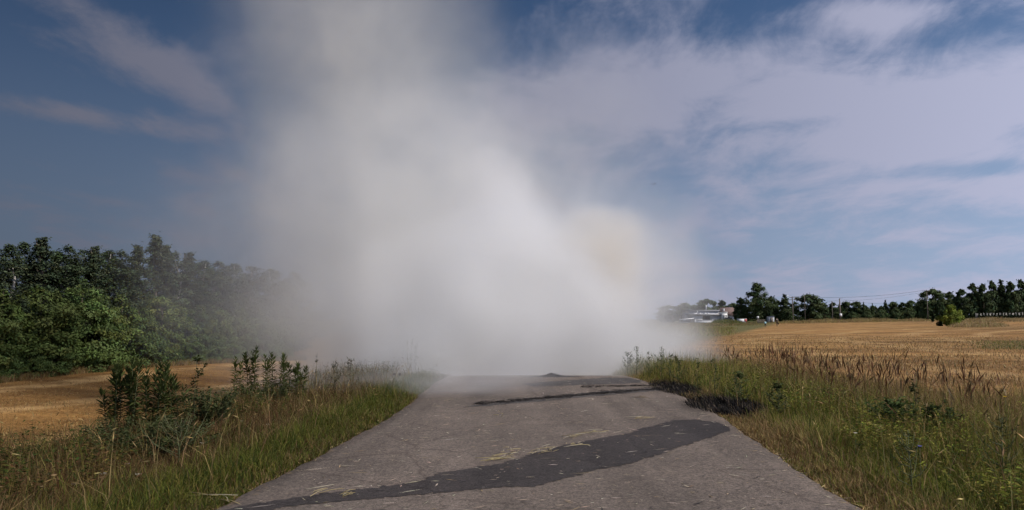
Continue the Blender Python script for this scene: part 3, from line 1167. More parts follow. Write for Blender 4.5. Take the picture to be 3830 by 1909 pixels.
def twig_weed(label, px, d, h, spread, n_br, colr, leaf=(0.03, 0.016), n_leaf=9, name='branching_weed', bush=False, group='branching weeds on the verges'):
    """a stiff stem that forks into twigs with small leaves or seed pods"""
    x = X_at(px, d)
    T = thing(name, label, 'weed', (x, d, gz(x, d) - 0.02), 0, group)
    s = MB()
    main = [(0, 0, 0), (rng.normal(0, 0.03), rng.normal(0, 0.03), h * 0.5), (rng.normal(0, 0.05), rng.normal(0, 0.05), h)]
    s.tube(main, [0.009, 0.006, 0.002], 5)
    LP, LD = [], []
    for k in range(n_br):
        t = rng.uniform(0.02, 0.45) if bush else rng.uniform(0.2, 0.95)
        a = rng.uniform(0, 2 * math.pi)
        ln = spread * rng.uniform(0.5, 1.0) * (1.0 if bush else (1.15 - t))
        b0 = Vector((0, 0, h * t))
        rise = h * (1 - t) * rng.uniform(0.5, 0.95) if bush else ln * rng.uniform(0.6, 1.3)
        b1 = b0 + Vector((math.cos(a) * ln, math.sin(a) * ln, rise))
        bm_ = b0.lerp(b1, 0.5) + Vector((math.cos(a) * ln * 0.12, math.sin(a) * ln * 0.12, -0.04 * h))
        s.tube([b0, bm_, b1], [0.005, 0.0035, 0.0015], 4)
        for j in range(n_leaf):
            f = rng.uniform(0.25, 1.0)
            p = b0.lerp(bm_, f * 2) if f < 0.5 else bm_.lerp(b1, f * 2 - 1)
            LP.append(tuple(p))
            aa = rng.uniform(0, 2 * math.pi)
            LD.append((math.cos(aa), math.sin(aa), rng.uniform(-0.3, 0.9)))
    for j in range(int(n_leaf * 2)):
        t = rng.uniform(0.3, 1.0)
        aa = rng.uniform(0, 2 * math.pi)
        LP.append((0, 0, h * t))
        LD.append((math.cos(aa), math.sin(aa), rng.uniform(0, 0.9)))
    st = s.build('stem', M_STALK, T)
    n = len(LP)
    c = np.clip(colr * (1 + rng.normal(0, 0.25, (n, 1))), 0.004, 0.9)
    V, Q, C = leaf_cards(np.array(LP), np.array(LD), rng.normal(0, 0.5, (n, 3)) + np.array([0, 0, 1.0]), leaf[0] * rng.uniform(0.7, 1.4, n), leaf[1] * rng.uniform(0.7, 1.3, n), c, 0.15)
    obj('leaves', mesh_np('leaves', V, Q, None, C), M_LEAF, st)
    return T


DK = np.array([0.046, 0.056, 0.020])
twig_weed('dark slender shrub with one tall leafy shoot right of the tall weed clumps', 745, 10.6, 1.2, 0.36, 10, DK, (0.06, 0.03), 16, 'shrub', False, None)
twig_weed('low rounded dark green shrub at the foot of the slender shrub', 795, 10.9, 0.72, 0.42, 60, DK * 1.1, (0.05, 0.028), 26, 'shrub', True, None)
twig_weed('wide tangled dark shrub below the densest weed clump', 500, 9.4, 0.50, 0.62, 64, DK * 1.1, (0.05, 0.026), 24, 'shrub', True, None)
twig_weed('dark tangled shrub below the narrow weed clump', 655, 9.6, 0.48, 0.5, 52, DK, (0.05, 0.026), 24, 'shrub', True, None)
twig_weed('broad dark shrub filling the verge below the slender shrub', 590, 9.0, 0.42, 0.8, 70, DK * 1.0, (0.05, 0.026), 24, 'shrub', True, None)
twig_weed('hazy rounded shrub under the clump of weeds farther along the verge', 1000, 14.2, 0.62, 0.6, 60, DK * 1.3, (0.05, 0.028), 22, 'shrub', True, None)
DRYB = np.array([0.075, 0.055, 0.035])
twig_weed('brown seeding weed, tallest of those before the white umbel flowers', 1185, 16.0, 0.98, 0.14, 12, DRYB, (0.03, 0.02), 10)
twig_weed('dark branching dry weed left of the white umbels', 1255, 16.2, 0.78, 0.4, 16, DRYB * 0.8, (0.035, 0.02), 10)
twig_weed('dark branching dry weed nearest the white umbels', 1315, 16.8, 0.80, 0.42, 16, DRYB * 0.8, (0.035, 0.02), 10)
twig_weed('leafless looking brown dry weed in the dark grass at lower left', 690, 8.2, 0.55, 0.5, 20, DRYB, (0.03, 0.012), 6)
twig_weed('branching weed standing out against the smoke, farthest on the right bank', 2378, 22.0, 0.95, 0.34, 18, DK * 1.5, (0.04, 0.022), 10)
twig_weed('second branching weed against the smoke on the right bank', 2470, 19.5, 0.98, 0.34, 18, DK * 1.3, (0.045, 0.024), 10)
twig_weed('thin upright weed between the first two branching weeds by the smoke', 2425, 20.6, 0.8, 0.22, 14, DK * 1.4, (0.04, 0.022), 9)
twig_weed('feathery weed between the second and third branching weeds by the smoke', 2505, 18.8, 0.86, 0.28, 16, DK * 1.3, (0.04, 0.022), 9)
twig_weed('bushy weed farthest along the right bank, half in the smoke', 2345, 23.5, 0.8, 0.42, 26, DK * 1.6, (0.045, 0.024), 12)
twig_weed('leafy branching weed third along the right bank from the smoke', 2535, 18.2, 0.82, 0.4, 20, DK * 1.3, (0.045, 0.024), 12)
twig_weed('dark single stalked weed behind the first burnt grass heap', 2605, 16.0, 0.82, 0.16, 10, DK, (0.04, 0.02), 9)
twig_weed('tall thin weed between the two burnt grass heaps', 2668, 15.2, 0.88, 0.2, 11, DK, (0.04, 0.02), 9)
twig_weed('bushy green weed right behind the second burnt grass heap', 2765, 13.8, 0.66, 0.42, 26, DK * 1.7, (0.05, 0.026), 14)
twig_weed('dark leafy weed on the bank left of the tall rust grass', 2900, 12.0, 0.62, 0.34, 24, DK * 1.3, (0.05, 0.028), 14)
twig_weed('dark spotted stalk of weed below the rust grass tufts', 3405, 10.6, 0.86, 0.14, 12, DK * 0.8, (0.045, 0.03), 8)
twig_weed('wiry weed with few leaves near the bottom right corner', 3380, 6.9, 0.62, 0.4, 22, DK * 1.2, (0.03, 0.012), 7)
twig_weed('wiry weed with few leaves at the right picture edge', 3720, 7.3, 0.72, 0.4, 22, DK * 1.2, (0.03, 0.012), 7)
twig_weed('dense dark green weed low on the right bank', 3330, 10.0, 0.52, 0.55, 40, np.array([0.05, 0.075, 0.022]), (0.055, 0.03), 16)
twig_weed('dense dark green weed beside the dark spotted stalk', 3480, 9.6, 0.52, 0.5, 36, np.array([0.05, 0.072, 0.022]), (0.055, 0.03), 16)


def umbel(label, px, py, d, rad, colr=(0.72, 0.70, 0.58)):
    """a thin stalk carrying a flat plate of tiny flowers"""
    x, zt = X_at(px, d), Z_at(py, d)
    g = gz(x, d)
    h = max(0.12, zt - g)
    T = thing('umbel_flower', label, 'flower', (x, d, g - 0.01), rng.uniform(0, 6), 'pale flat-topped flowers on the left verge')
    s = MB()
    s.tube([(0.05, 0.02, 0), (0.02, 0.0, h * 0.6), (0, 0, h * 0.93)], [0.004, 0.003, 0.0025], 5)
    hb = MB()
    for k in range(9):
        a = k * 2.4
        r_ = rad * math.sqrt((k + 0.3) / 9)
        p = (math.cos(a) * r_, math.sin(a) * r_, h + 0.004 * math.cos(k))
        s.tube([(0, 0, h * 0.93), p], [0.002, 0.001], 3, None, False)
        n = 7
        rr = rad * 0.36
        v = [(p[0], p[1], p[2] + 0.006)] + [(p[0] + rr * math.cos(j * 2 * math.pi / n), p[1] + rr * math.sin(j * 2 * math.pi / n), p[2] - 0.003) for j in range(n)]
        hb.add(v, [], [(0, j + 1, (j + 1) % n + 1) for j in range(n)], colr)
    s.build('stalk', M_STALK, T)
    hb.build('flower_head', M_PETAL, T)


for (px, py, d, r_, lab) in ((915, 1582, 11.6, 0.045, 'pale umbel flower at the top of the grass slope below the hazy weeds'),
                             (1037, 1589, 11.5, 0.05, 'wide pale umbel flower just right of the topmost one in the grass'),
                             (1015, 1612, 11.0, 0.03, 'small pale umbel flower just under the wide one'),
                             (778, 1661, 9.4, 0.05, 'broad cream umbel flower in the brown grass in mid verge'),
                             (408, 1787, 7.6, 0.045, 'cream umbel flower in the dark grass at lower left'),
                             (300, 1822, 7.1, 0.055, 'largest cream umbel flower near the bottom left corner'),
                             (543, 1799, 7.5, 0.03, 'small cream umbel flower right of the lower left ones'),
                             (1464, 1419, 18.6, 0.055, 'white umbel flower on a tall stalk at the smoke edge'),
                             (1434, 1441, 18.4, 0.05, 'white umbel flower leftmost of those at the smoke edge'),
                             (1457, 1444, 18.2, 0.06, 'flat white umbel flower below the tall one at the smoke edge'),
                             (1500, 1421, 19.0, 0.05, 'white umbel flower rightmost of those at the smoke edge')):
    umbel(lab, px, py, d, r_)

# scattered small pale dots of flowers in the verge grass
for (px, py, d, c, lab) in ((3740, 1483, 8.6, (0.75, 0.5, 0.03), 'small yellow flower on the right bank by the picture edge'),
                            (3414, 1668, 6.9, (0.16, 0.16, 0.5), 'small blue flower low on the right bank'),
                            (500, 1734, 8.0, (0.5, 0.36, 0.5), 'small pink flower in the brown grass at lower left'),
                            (3180, 1619, 8.4, (0.75, 0.72, 0.62), 'small white flower on the right bank near the road')):
    x = X_at(px, d)
    zt = Z_at(py, d)
    g = gz(x, d)
    T = thing('wildflower', lab, 'flower', (x, d, g - 0.01))
    s = MB()
    s.tube([(0, 0, 0), (0.01, 0, max(0.1, zt - g))], [0.003, 0.002], 4)
    s.build('stalk', M_STALK, T)
    n = 12
    a = np.arange(n) * 2 * np.pi / n
    V, Q, C = leaf_cards(np.tile([0.01, 0, max(0.1, zt - g)], (n, 1)), np.stack([np.cos(a), np.sin(a), np.full(n, 0.5)], -1), np.tile([0, 0, 1.0], (n, 1)), 0.026, 0.014, np.tile(c, (n, 1)))
    obj('petals', mesh_np('petals', V, Q, None, C), M_PETAL, T)

for (px, py, lab) in ((1477, 1399, 'round dry seed head on a stalk, left one of a pair at the smoke edge'),
                      (1497, 1400, 'round dry seed head on a stalk, right one of a pair at the smoke edge')):
    d = 18.8
    x, zt = X_at(px, d), Z_at(py, d)
    g = gz(x, d)
    T = thing('seed_head', lab, 'seed head', (x, d, g - 0.01))
    h = zt - g
    s = MB()
    s.tube([(0, 0, 0), (0.01, 0, h)], [0.004, 0.003], 5)
    s.build('stalk', M_STALK, T)
    s = MB()
    s.tube([(0.01, 0, h - 0.03), (0.01, 0, h - 0.015), (0.01, 0, h + 0.01), (0.01, 0, h + 0.03), (0.01, 0, h + 0.04)], [0.008, 0.028, 0.034, 0.026, 0.008], 8, (0.05, 0.035, 0.025))
    s.build('capsule', M_DRY, T, True)


# ------------------------------------------------------------------ straw, soot and burnt heaps
def straw_bits(n, y0, y1):
    bag = Bag()
    y = sample_y(n, y0, y1)
    u = rng.uniform(-2.68, 2.68, n)
    x = u + road_x(y)
    z = np.array([road_top(a, b) for a, b in zip(x, y)]) + 0.009
    a = np.where(rng.random(n) < 0.65, rng.normal(0.25, 0.35, n), rng.uniform(0, np.pi, n))
    ln = np.clip(rng.lognormal(-2.6, 0.7, n), 0.02, 0.38)
    dirs = np.stack([np.cos(a), np.sin(a), rng.normal(0, 0.05, n)], -1)
    c = palette(n, [np.array([0.50, 0.44, 0.32]), np.array([0.36, 0.29, 0.19]), TAN, np.array([0.03, 0.026, 0.024])], [0.34, 0.24, 0.16, 0.4])
    V, Q, C = leaf_cards(np.stack([x, y, z], -1), dirs, np.tile([0, 0, 1.0], (n, 1)), ln, rng.uniform(0.005, 0.011, n) * (1 + y / 14), c)
    bag.add(V, Q, None, C)
    # crumbs caught along both road edges
    m = n // 2
    y = sample_y(m, y0, 26)
    s = np.where(rng.random(m) < 0.5, -1, 1)
    u = np.array([float(road_edge(k, v)) for k, v in zip(s, y)]) - s * np.abs(rng.normal(0, 0.05, m))
    x = u + road_x(y)
    z = np.array([road_top(a, b) for a, b in zip(x, y)]) + 0.008
    a = rng.normal(1.45, 0.7, m)
    V, Q, C = leaf_cards(np.stack([x, y, z], -1), np.stack([np.cos(a), np.sin(a), rng.normal(0, 0.1, m)], -1), np.tile([0, 0, 1.0], (m, 1)), rng.uniform(0.02, 0.13, m), rng.uniform(0.004, 0.009, m) * (1 + y / 20), palette(m, [STRAW, TAN, BROWN], [0.4, 0.4, 0.3]))
    bag.add(V, Q, None, C)
    return bag


tag(obj('straw_litter', straw_bits(1500, 5.2, 24).mesh('straw_litter'), M_DRY), 'chopped straw and dark crumbs strewn over the asphalt', 'straw', kind='stuff')


def straw_bunch(label, p0, p1, n, wid, ln, cat='straw', name='straw_bunch', mat=None, cols=None, lift=0.03, group='yellow straw wisps on the wet patch'):
    """a loose wisp of straws lying along a line on the road"""
    (x0, y0), (x1, y1) = hit(*p0), hit(*p1)
    cx, cy_ = (x0 + x1) / 2, (y0 + y1) / 2
    z0 = road_top(cx, cy_) + 0.005
    b = MB()
    cols = cols or [(0.44, 0.36, 0.17), (0.34, 0.27, 0.13), (0.46, 0.41, 0.29)]
    ang = math.atan2(y1 - y0, x1 - x0)
    for k in range(n):
        f = rng.uniform(0, 1)
        px_, py_ = x0 + (x1 - x0) * f - cx, y0 + (y1 - y0) * f - cy_
        o = rng.normal(0, wid)
        px_ += -math.sin(ang) * o
        py_ += math.cos(ang) * o
        a = ang + rng.normal(0, 0.45)
        l_ = ln * rng.uniform(0.4, 1.3)
        dx, dy = math.cos(a) * l_ / 2, math.sin(a) * l_ / 2
        zz = z0 + 0.004 + abs(rng.normal(0, lift))
        bend = rng.normal(0, 0.05) * l_

        def gd(px2, py2, z2):
            return (px2, py2, z2 - z0 + (road_top(cx + px2, cy_ + py2) + 0.005 - z0))
        b.tube([gd(px_ - dx, py_ - dy, zz - 0.3 * lift * rng.random()), gd(px_ - math.sin(a) * bend, py_ + math.cos(a) * bend, zz + 0.003), gd(px_ + dx, py_ + dy, zz)],
               [0.0026, 0.003, 0.0022], 4, cols[k % len(cols)])
    o = b.build(name, mat or M_DRY, None, False, (cx, cy_, z0))
    return tag(o, label, cat, group)


straw_bunch('yellow straw wisp nearest the camera at the wet patch edge', (1795, 1734), (1918, 1720), 20, 0.035, 0.20)
straw_bunch('thin pale straw wisp between two yellow wisps on the wet patch edge', (1883, 1707), (1960, 1699), 9, 0.02, 0.16)
straw_bunch('yellow straw wisp in the middle of the wet patch edge', (1985, 1711), (2080, 1694), 17, 0.03, 0.17)
straw_bunch('pale straw wisp right of the middle yellow wisp', (2080, 1690), (2180, 1672), 9, 0.03, 0.18)
straw_bunch('longest yellow straw wisp, farthest along the wet patch edge', (2125, 1645), (2262, 1625), 18, 0.03, 0.25)
straw_bunch('few loose straws lying on the dry asphalt in mid road', (2360, 1576), (2420, 1572), 6, 0.02, 0.26, group='loose straws on the road')
straw_bunch('small crossed straws on the dry asphalt right of centre', (2385, 1492), (2425, 1495), 6, 0.03, 0.22, cols=[(0.2, 0.15, 0.09), (0.3, 0.22, 0.12)], group='loose straws on the road')
straw_bunch('small crumpled pale straw near the middle of the road', (1855, 1558), (1876, 1564), 8, 0.02, 0.1, group='loose straws on the road')
straw_bunch('long pale straws on the dark tail of the wet patch at lower left', (1180, 1862), (1240, 1852), 4, 0.01, 0.25, group='loose straws on the road')
straw_bunch('small pale straw tangle on the narrow tail of the wet patch', (1280, 1865), (1310, 1858), 9, 0.012, 0.09, group='loose straws on the road')
straw_bunch('bent dry stalk lying over the left road edge at the bottom', (760, 1862), (850, 1882), 7, 0.02, 0.3, group='loose straws on the road')

CH = [(0.012, 0.011, 0.011), (0.02, 0.018, 0.017), (0.035, 0.03, 0.027)]
straw_bunch('charred straw line lying across the road in front of the smoke', (1790, 1518), (2485, 1456), 620, 0.075, 0.17, 'burnt straw', 'burnt_straw', M_CHAR, CH, 0.022, None)
straw_bunch('thinner charred straw line just behind the long one', (2180, 1453), (2470, 1444), 120, 0.06, 0.16, 'burnt straw', 'burnt_straw', M_CHAR, CH, 0.015, None)


def ash_heap():
    x, y = hit(2062, 1413)
    z = road_top(x, y)
    T = thing('ash_heap', 'small dark heap of ash and burnt straw on the road crest in the smoke', 'ash heap', (x, y, z))
    n, m = 40, 8
    V = [(0, 0, 0.12)]
    for j in range(1, m):
        f = j / (m - 1)
        for k in range(n):
            a = k * 2 * math.pi / n
            rx = 0.30 * f * (1 + 0.9 * f * (0.5 + 0.5 * math.cos(a * 1.0)) + 1.2 * f * f * abs(math.cos(a)))
            ry = 0.24 * f
            hgt = 0.12 * (1 - f) ** 1.3 + (0.012 * math.sin(a * 5 + j) * (1 - f)) + rng.normal(0, 0.004) * (1 - f)
            V.append((math.cos(a) * rx, math.sin(a) * ry, hgt - (0.02 if j == m - 1 else 0)))
    q, t = [], []
    for k in range(n):
        t.append((0, 1 + k, 1 + (k + 1) % n))
    for j in range(m - 2):
        for k in range(n):
            q.append((1 + j * n + k, 1 + (j + 1) * n + k, 1 + (j + 1) * n + (k + 1) % n, 1 + j * n + (k + 1) % n))
    C = np.tile([0.045, 0.042, 0.042], (len(V), 1)) * rng.uniform(0.6, 1.4, (len(V), 1))
    obj('mound', mesh_np('mound', np.array(V), q, t, C), M_CHAR, T)
    b = MB()
    for k in range(90):
        px_ = rng.normal(0, 0.32)
        py_ = rng.normal(0, 0.10)
        a = rng.normal(0, 0.6)
        zz = max(0.004, 0.10 - 0.3 * abs(px_)) * rng.uniform(0.5, 1.1)
        l_ = rng.uniform(0.05, 0.14)
        b.tube([(px_ - math.cos(a) * l_, py_ - math.sin(a) * l_, zz * 0.8), (px_ + math.cos(a) * l_, py_ + math.sin(a) * l_, zz + 0.01)], 0.003, 4, (0.03, 0.028, 0.027))
    tag(b.build('burnt_straws', M_CHAR, T), kind='stuff')


ash_heap()


def burnt_heap(label, u0, y0, ru, ry, n, hh):
    x = u0 + float(road_x(y0))
    z = gz(x, y0)
    T = thing('burnt_grass', label, 'burnt grass', (x, y0, z), 0, 'burnt grass heaps at the right road edge')
    k = 26
    V = [(0, 0, hh * 0.35)]
    for j in (0.5, 1.0):
        for i in range(k):
            a = i * 2 * math.pi / k
            w_ = 1 + 0.16 * math.sin(3 * a + u0) + 0.1 * math.sin(7 * a)
            X_, Y_ = math.cos(a) * ru * j * w_, math.sin(a) * ry * j * w_
            zz = gz(x + X_, y0 + Y_) - z
            V.append((X_, Y_, zz + (hh * 0.22 if j == 0.5 else -0.02) + rng.normal(0, 0.012)))
    t = [(0, 1 + i, 1 + (i + 1) % k) for i in range(k)]
    q = [(1 + i, 1 + k + i, 1 + k + (i + 1) % k, 1 + (i + 1) % k) for i in range(k)]
    C = np.tile([0.014, 0.012, 0.011], (len(V), 1))
    obj('ash_bed', mesh_np('ash_bed', np.array(V), q, t, C), M_CHAR, T)
    r_ = np.sqrt(rng.random(n))
    a = rng.uniform(0, 2 * np.pi, n)
    P = np.stack([r_ * np.cos(a) * ru * 1.1, r_ * np.sin(a) * ry * 1.1, np.zeros(n)], -1)
    P[:, 2] = ground_z(x + P[:, 0], y0 + P[:, 1]) - z + hh * 0.2 * (1 - r_)
    c = palette(n, [np.array(CH[0]), np.array(CH[2]), np.array([0.13, 0.105, 0.075])], [0.55, 0.3, 0.15])
    V, Q, T3, C = blades(P, hh * rng.uniform(0.5, 1.3, n), rng.uniform(0.007, 0.013, n), rng.uniform(0, np.pi, n), np.abs(rng.normal(0.9, 0.5, n)), rng.normal(3.6, 0.9, n), c, c)
    obj('charred_blades', mesh_np('charred_blades', V, Q, T3, C), M_CHAR, T)


burnt_heap('flat black burnt grass heap where the charred straw line meets the verge', 3.02, 17.3, 0.50, 1.75, 2200, 0.17)
burnt_heap('larger black burnt grass heap spilling onto the right road edge', 3.20, 13.8, 0.62, 1.2, 2300, 0.22)


# ------------------------------------------------------------------ trees
def tree_meshes(name, H, Rw, shape, n_cl, n_lf, leaf, colr, seed, bark=None, base=0.12, dense=0.8):
    """trunk with limbs, and a crown of leaf-sized faces gathered in clumps; returns two meshes"""
    global rng
    keep = rng
    rng = np.random.default_rng(seed)
    cb = H * base

    def rad(t):
        if shape == 'conic':
            return np.clip((1 - t) ** 0.85 * 1.08 * np.minimum(1, 0.35 + t * 6), 0.02, 1)
        if shape == 'round':
            return np.sqrt(np.clip(1 - (2 * t - 0.95) ** 2 * 0.98, 0.02, 1))
        if shape == 'bush':
            return np.sqrt(np.clip(1 - t ** 2 * 0.97, 0.02, 1))
        return np.clip(np.sin(np.pi * np.clip(t, 0, 1) ** 0.75) ** 0.62 * (1 - 0.28 * t), 0.05, 1)      # ovoid
    t = rng.random(n_cl)
    a = rng.uniform(0, 2 * np.pi, n_cl)
    lob = 1 + 0.17 * np.sin(2 * a + seed) + 0.13 * np.sin(3 * a - 2 * seed + 5 * t) + 0.10 * np.sin(9 * t + seed)
    rr = Rw * rad(t) * (rng.random(n_cl) ** 0.45) * lob
    cz = cb + (H - cb) * (t * 0.97)
    Cc = np.stack([np.cos(a) * rr, np.sin(a) * rr, cz], -1)
    cr = Rw * rng.uniform(0.12, 0.25, n_cl) * (0.55 + 0.6 * rad(t))
    b = MB()
    br = H * 0.014 + 0.02
    sway = [(rng.normal(0, 0.02 * H), rng.normal(0, 0.02 * H)) for _ in range(5)]
    tp = [(sway[k][0] * k / 4, sway[k][1] * k / 4, H * 0.96 * k / 4 - (0.15 if k == 0 else 0)) for k in range(5)]
    b.tube(tp, [br * 1.25, br, br * 0.72, br * 0.4, br * 0.1], 7)
    for k in rng.choice(n_cl, min(n_cl, 26), replace=False):
        zt = max(cb * 0.8, cz[k] - 0.55 * rr[k] - 0.03 * H)
        f = zt / H
        i = min(3, int(f * 4))
        g = f * 4 - i
        s0 = Vector(tp[i]).lerp(Vector(tp[i + 1]), g)
        e0 = Vector(Cc[k])
        md = s0.lerp(e0, 0.5) + Vector((0, 0, 0.06 * rr[k]))
        b.tube([s0, md, e0], [br * 0.42 * (1 - f * 0.6), br * 0.25 * (1 - f * 0.6), br * 0.06], 4, None, False)
    tm = mesh_np(name + '_trunk', np.array(b.v, float), b.q, b.t)
    tm.materials.append(bark or M_BARK)
    per = np.maximum(6, (n_lf * cr ** 2 / np.sum(cr ** 2)).astype(int))
    k = np.repeat(np.arange(n_cl), per)
    n = len(k)
    v = rng.normal(0, 1, (n, 3))
    v /= np.linalg.norm(v, axis=1, keepdims=True)
    rad_ = rng.random(n) ** 0.4
    P = Cc[k] + v * (cr[k] * rad_)[:, None] * np.array([1, 1, 0.72])
    # stray shoots that break the outline
    P += rng.normal(0, 0.05 * Rw, (n, 3)) * (rng.random((n, 1)) < 0.10) * 1.5
    P[:, 2] = np.maximum(P[:, 2], 0.05)
    ctr = np.array([0, 0, cb + (H - cb) * 0.4])
    outw = P - ctr
    outw /= np.maximum(np.linalg.norm(outw, axis=1, keepdims=True), 1e-6)
    nrm = 0.55 * outw + 0.55 * v + np.array([0, 0, 0.45]) + rng.normal(0, 0.5, (n, 3))
    d = np.cross(nrm, rng.normal(0, 1, (n, 3)))
    d[:, 2] -= 0.25
    cc = np.asarray(colr) * (1 + rng.normal(0, 0.20, (n_cl, 1)))[k] * (1 + rng.normal(0, 0.16, (n, 1)))
    cc = cc * (1 + np.stack([rng.normal(0, 0.09, n_cl), np.zeros(n_cl), rng.normal(0, 0.06, n_cl)], -1))[k]
    sz = leaf * rng.uniform(0.6, 1.35, n)
    V, Q, C = leaf_cards(P, d, nrm, sz, sz * 0.62, np.clip(cc, 0.004, 0.9), 0.1)
    cm = mesh_np(name + '_crown', V, Q, None, C)
    cm.materials.append(M_FARLEAF)
    rng = keep
    return tm, cm


def plant_tree(meshes, name, label, cat, x, y, s, rz, group=None, sx=1.0, sink=0.0):
    T = thing(name, label, cat, (x, y, gz(x, y) - sink), rz, group, (s * sx, s * sx, s))
    obj('trunk', meshes[0], None, T)
    obj('crown', meshes[1], None, T)
    return T


# --- the wood on the left: a back row of tall trees and a front row of saplings, receding into the smoke
LG = np.array([0.050, 0.072, 0.026])
LG2 = np.array([0.052, 0.068, 0.036])
BK = [tree_meshes('wood_a', 9.0, 2.0, 'ovoid', 250, 16000, 0.135, LG2 * 1.15, 11, M_BIRCH, 0.05),
      tree_meshes('wood_b', 9.0, 1.8, 'conic', 250, 15000, 0.135, LG2 * 1.1, 12, None, 0.05),
      tree_meshes('wood_c', 9.0, 2.2, 'ovoid', 260, 16000, 0.135, LG * 1.1, 13, M_BIRCH, 0.05),
      tree_meshes('wood_d', 9.0, 1.7, 'ovoid', 240, 15000, 0.135, LG2 * 1.2, 14, M_BIRCH, 0.05)]
FR = [tree_meshes('sapling_a', 4.6, 1.7, 'round', 150, 10500, 0.14, np.array([0.094, 0.122, 0.036]), 21, None, 0.03),
      tree_meshes('sapling_b', 4.6, 1.5, 'ovoid', 150, 10500, 0.14, np.array([0.094, 0.130, 0.036]), 22, None, 0.03),
      tree_meshes('sapling_c', 4.6, 1.9, 'bush', 150, 10500, 0.14, np.array([0.082, 0.118, 0.036]), 23, None, 0.02)]


def wood_y(px):
    """how far the edge of the left wood is along a sight line (it recedes to the right)"""
    return 43.0 + 27.0 * (px / 1100.0)


TALL = [  # px, top py, variant, extra metres behind the edge, width, label
    (-70, 905, 0, 5, 1.0, 'tall birch of the wood half cut by the left picture edge'), (20, 905, 3, 6, 0.9, 'tall birch with a broad crown at the left picture edge'),
    (75, 897, 3, 7, 0.85, 'tall birch with a tufted crown beside the first pointed tree'),
    (143, 878, 1, 5, 1.0, 'pointed tree standing well above the wood at far left'),
    (200, 930, 2, 6, 1.0, 'birch in the dip between the two leftmost pointed treetops'),
    (240, 910, 0, 5, 0.95, 'round topped tree right of the pointed tree at far left'),
    (305, 925, 0, 6, 1.0, 'birch with a thin open top in the middle of the wood'),
    (345, 912, 1, 5, 0.8, 'birch with one slim leading shoot in mid wood'),
    (395, 928, 2, 6, 1.0, 'flat topped birch left of the tallest tree'),
    (440, 930, 0, 5, 1.0, 'lower birch just before the tallest trees'),
    (503, 908, 1, 5, 0.8, 'smaller pointed tree left of the tallest tree'),
    (570, 870, 1, 6, 1.0, 'tallest pointed tree of the wood beside the smoke'),
    (612, 908, 1, 6, 0.75, 'slim pointed tree touching the tallest one on its right'),
    (650, 935, 0, 6, 1.0, 'hazy birch behind the thin edge of the smoke'),
    (700, 936, 1, 6, 0.9, 'hazy pointed tree dimmed by the smoke'),
    (755, 968, 2, 6, 1.0, 'faint birch deep in the smoke edge'),
    (810, 972, 0, 6, 1.0, 'faint low birch deep in the smoke edge'),
    (870, 980, 2, 7, 1.0, 'tall tree of the wood, fourth last, veiled by smoke'), (935, 990, 0, 7, 1.0, 'tall tree of the wood, third last, veiled by smoke'), (1010, 1000, 2, 7, 1.0, 'tall tree of the wood, last but one, veiled by smoke'), (1090, 1010, 0, 7, 1.0, 'very last tall tree of the wood, veiled by smoke')]
for k, (px, py, v, back, sx, lab) in enumerate(TALL):
    d = wood_y(px) + back
    x = X_at(px, d)
    h = Z_at(py, d) - gz(x, d)
    plant_tree(BK[v], 'tall_tree', lab or 'tall tree of the left wood lost in smoke or cut by the frame', 'tree', x, d, h / 9.0, rng.uniform(0, 6.28), 'tall trees of the left wood', sx * 9.0 / h * (0.9 + 0.012 * d))
SAP = [(-60, 1.0), (5, 1.1), (75, 0.95), (150, 1.15), (225, 1.05), (300, 1.2), (375, 1.0), (450, 1.1), (525, 1.0), (600, 1.1), (675, 1.0), (750, 0.95), (830, 1.0), (905, 0.95), (985, 0.9), (1060, 0.8)]
SAPLAB = ['leafy sapling at the left picture edge in the front row', 'second front sapling from the left picture edge', 'low dark sapling under the first pointed tree',
          'wide sapling below the pointed tree at far left', 'sapling below the round topped tree', 'tallest bright sapling in the middle of the front row',
          'sapling right of the tallest bright sapling', 'sapling below the flat topped birch', 'sapling left of the one under the tallest tree', 'sapling under the tallest pointed tree',
          'sapling where the smoke begins to dim the wood', 'grey hazy sapling at the smoke edge', 'faint sapling in the smoke, last but three', 'faint sapling in the smoke, last but two',
          'faint sapling in the smoke, last but one', 'last faint sapling of the wood in the smoke']
for k, ((px, s), lab) in enumerate(zip(SAP, SAPLAB)):
    d = wood_y(px) + rng.uniform(1.0, 2.6)
    x = X_at(px, d)
    plant_tree(FR[k % 3], 'sapling', lab, 'tree', x, d, s * (0.98 + 0.1 * (k % 2)), rng.uniform(0, 6.28), 'front saplings of the left wood', 1.15)
for k, px in enumerate((30, 118, 205, 335, 415, 560, 640, 720, 800, 880)):
    d = wood_y(px) + rng.uniform(-0.2, 0.7)
    x = X_at(px, d)
    labs = ['low bush at the field edge in the far left corner of the wood', 'low bush at the field edge, second from the left', 'bright low bush at the field edge with a pale stem',
            'low bush at the field edge in front of the tallest sapling', 'low bush at the field edge left of centre in the wood', 'low bluish bush at the field edge under the tallest tree',
            'low bush at the field edge beside the bluish one', 'hazy low bush at the field edge', 'faint low bush at the field edge in smoke', 'last faint bush at the field edge in smoke']
    plant_tree(FR[2], 'bush', labs[k], 'bush', x, d, 0.42 + 0.12 * (k % 3) * 0.5, rng.uniform(0, 6.28), 'low bushes along the left field edge', 1.3)


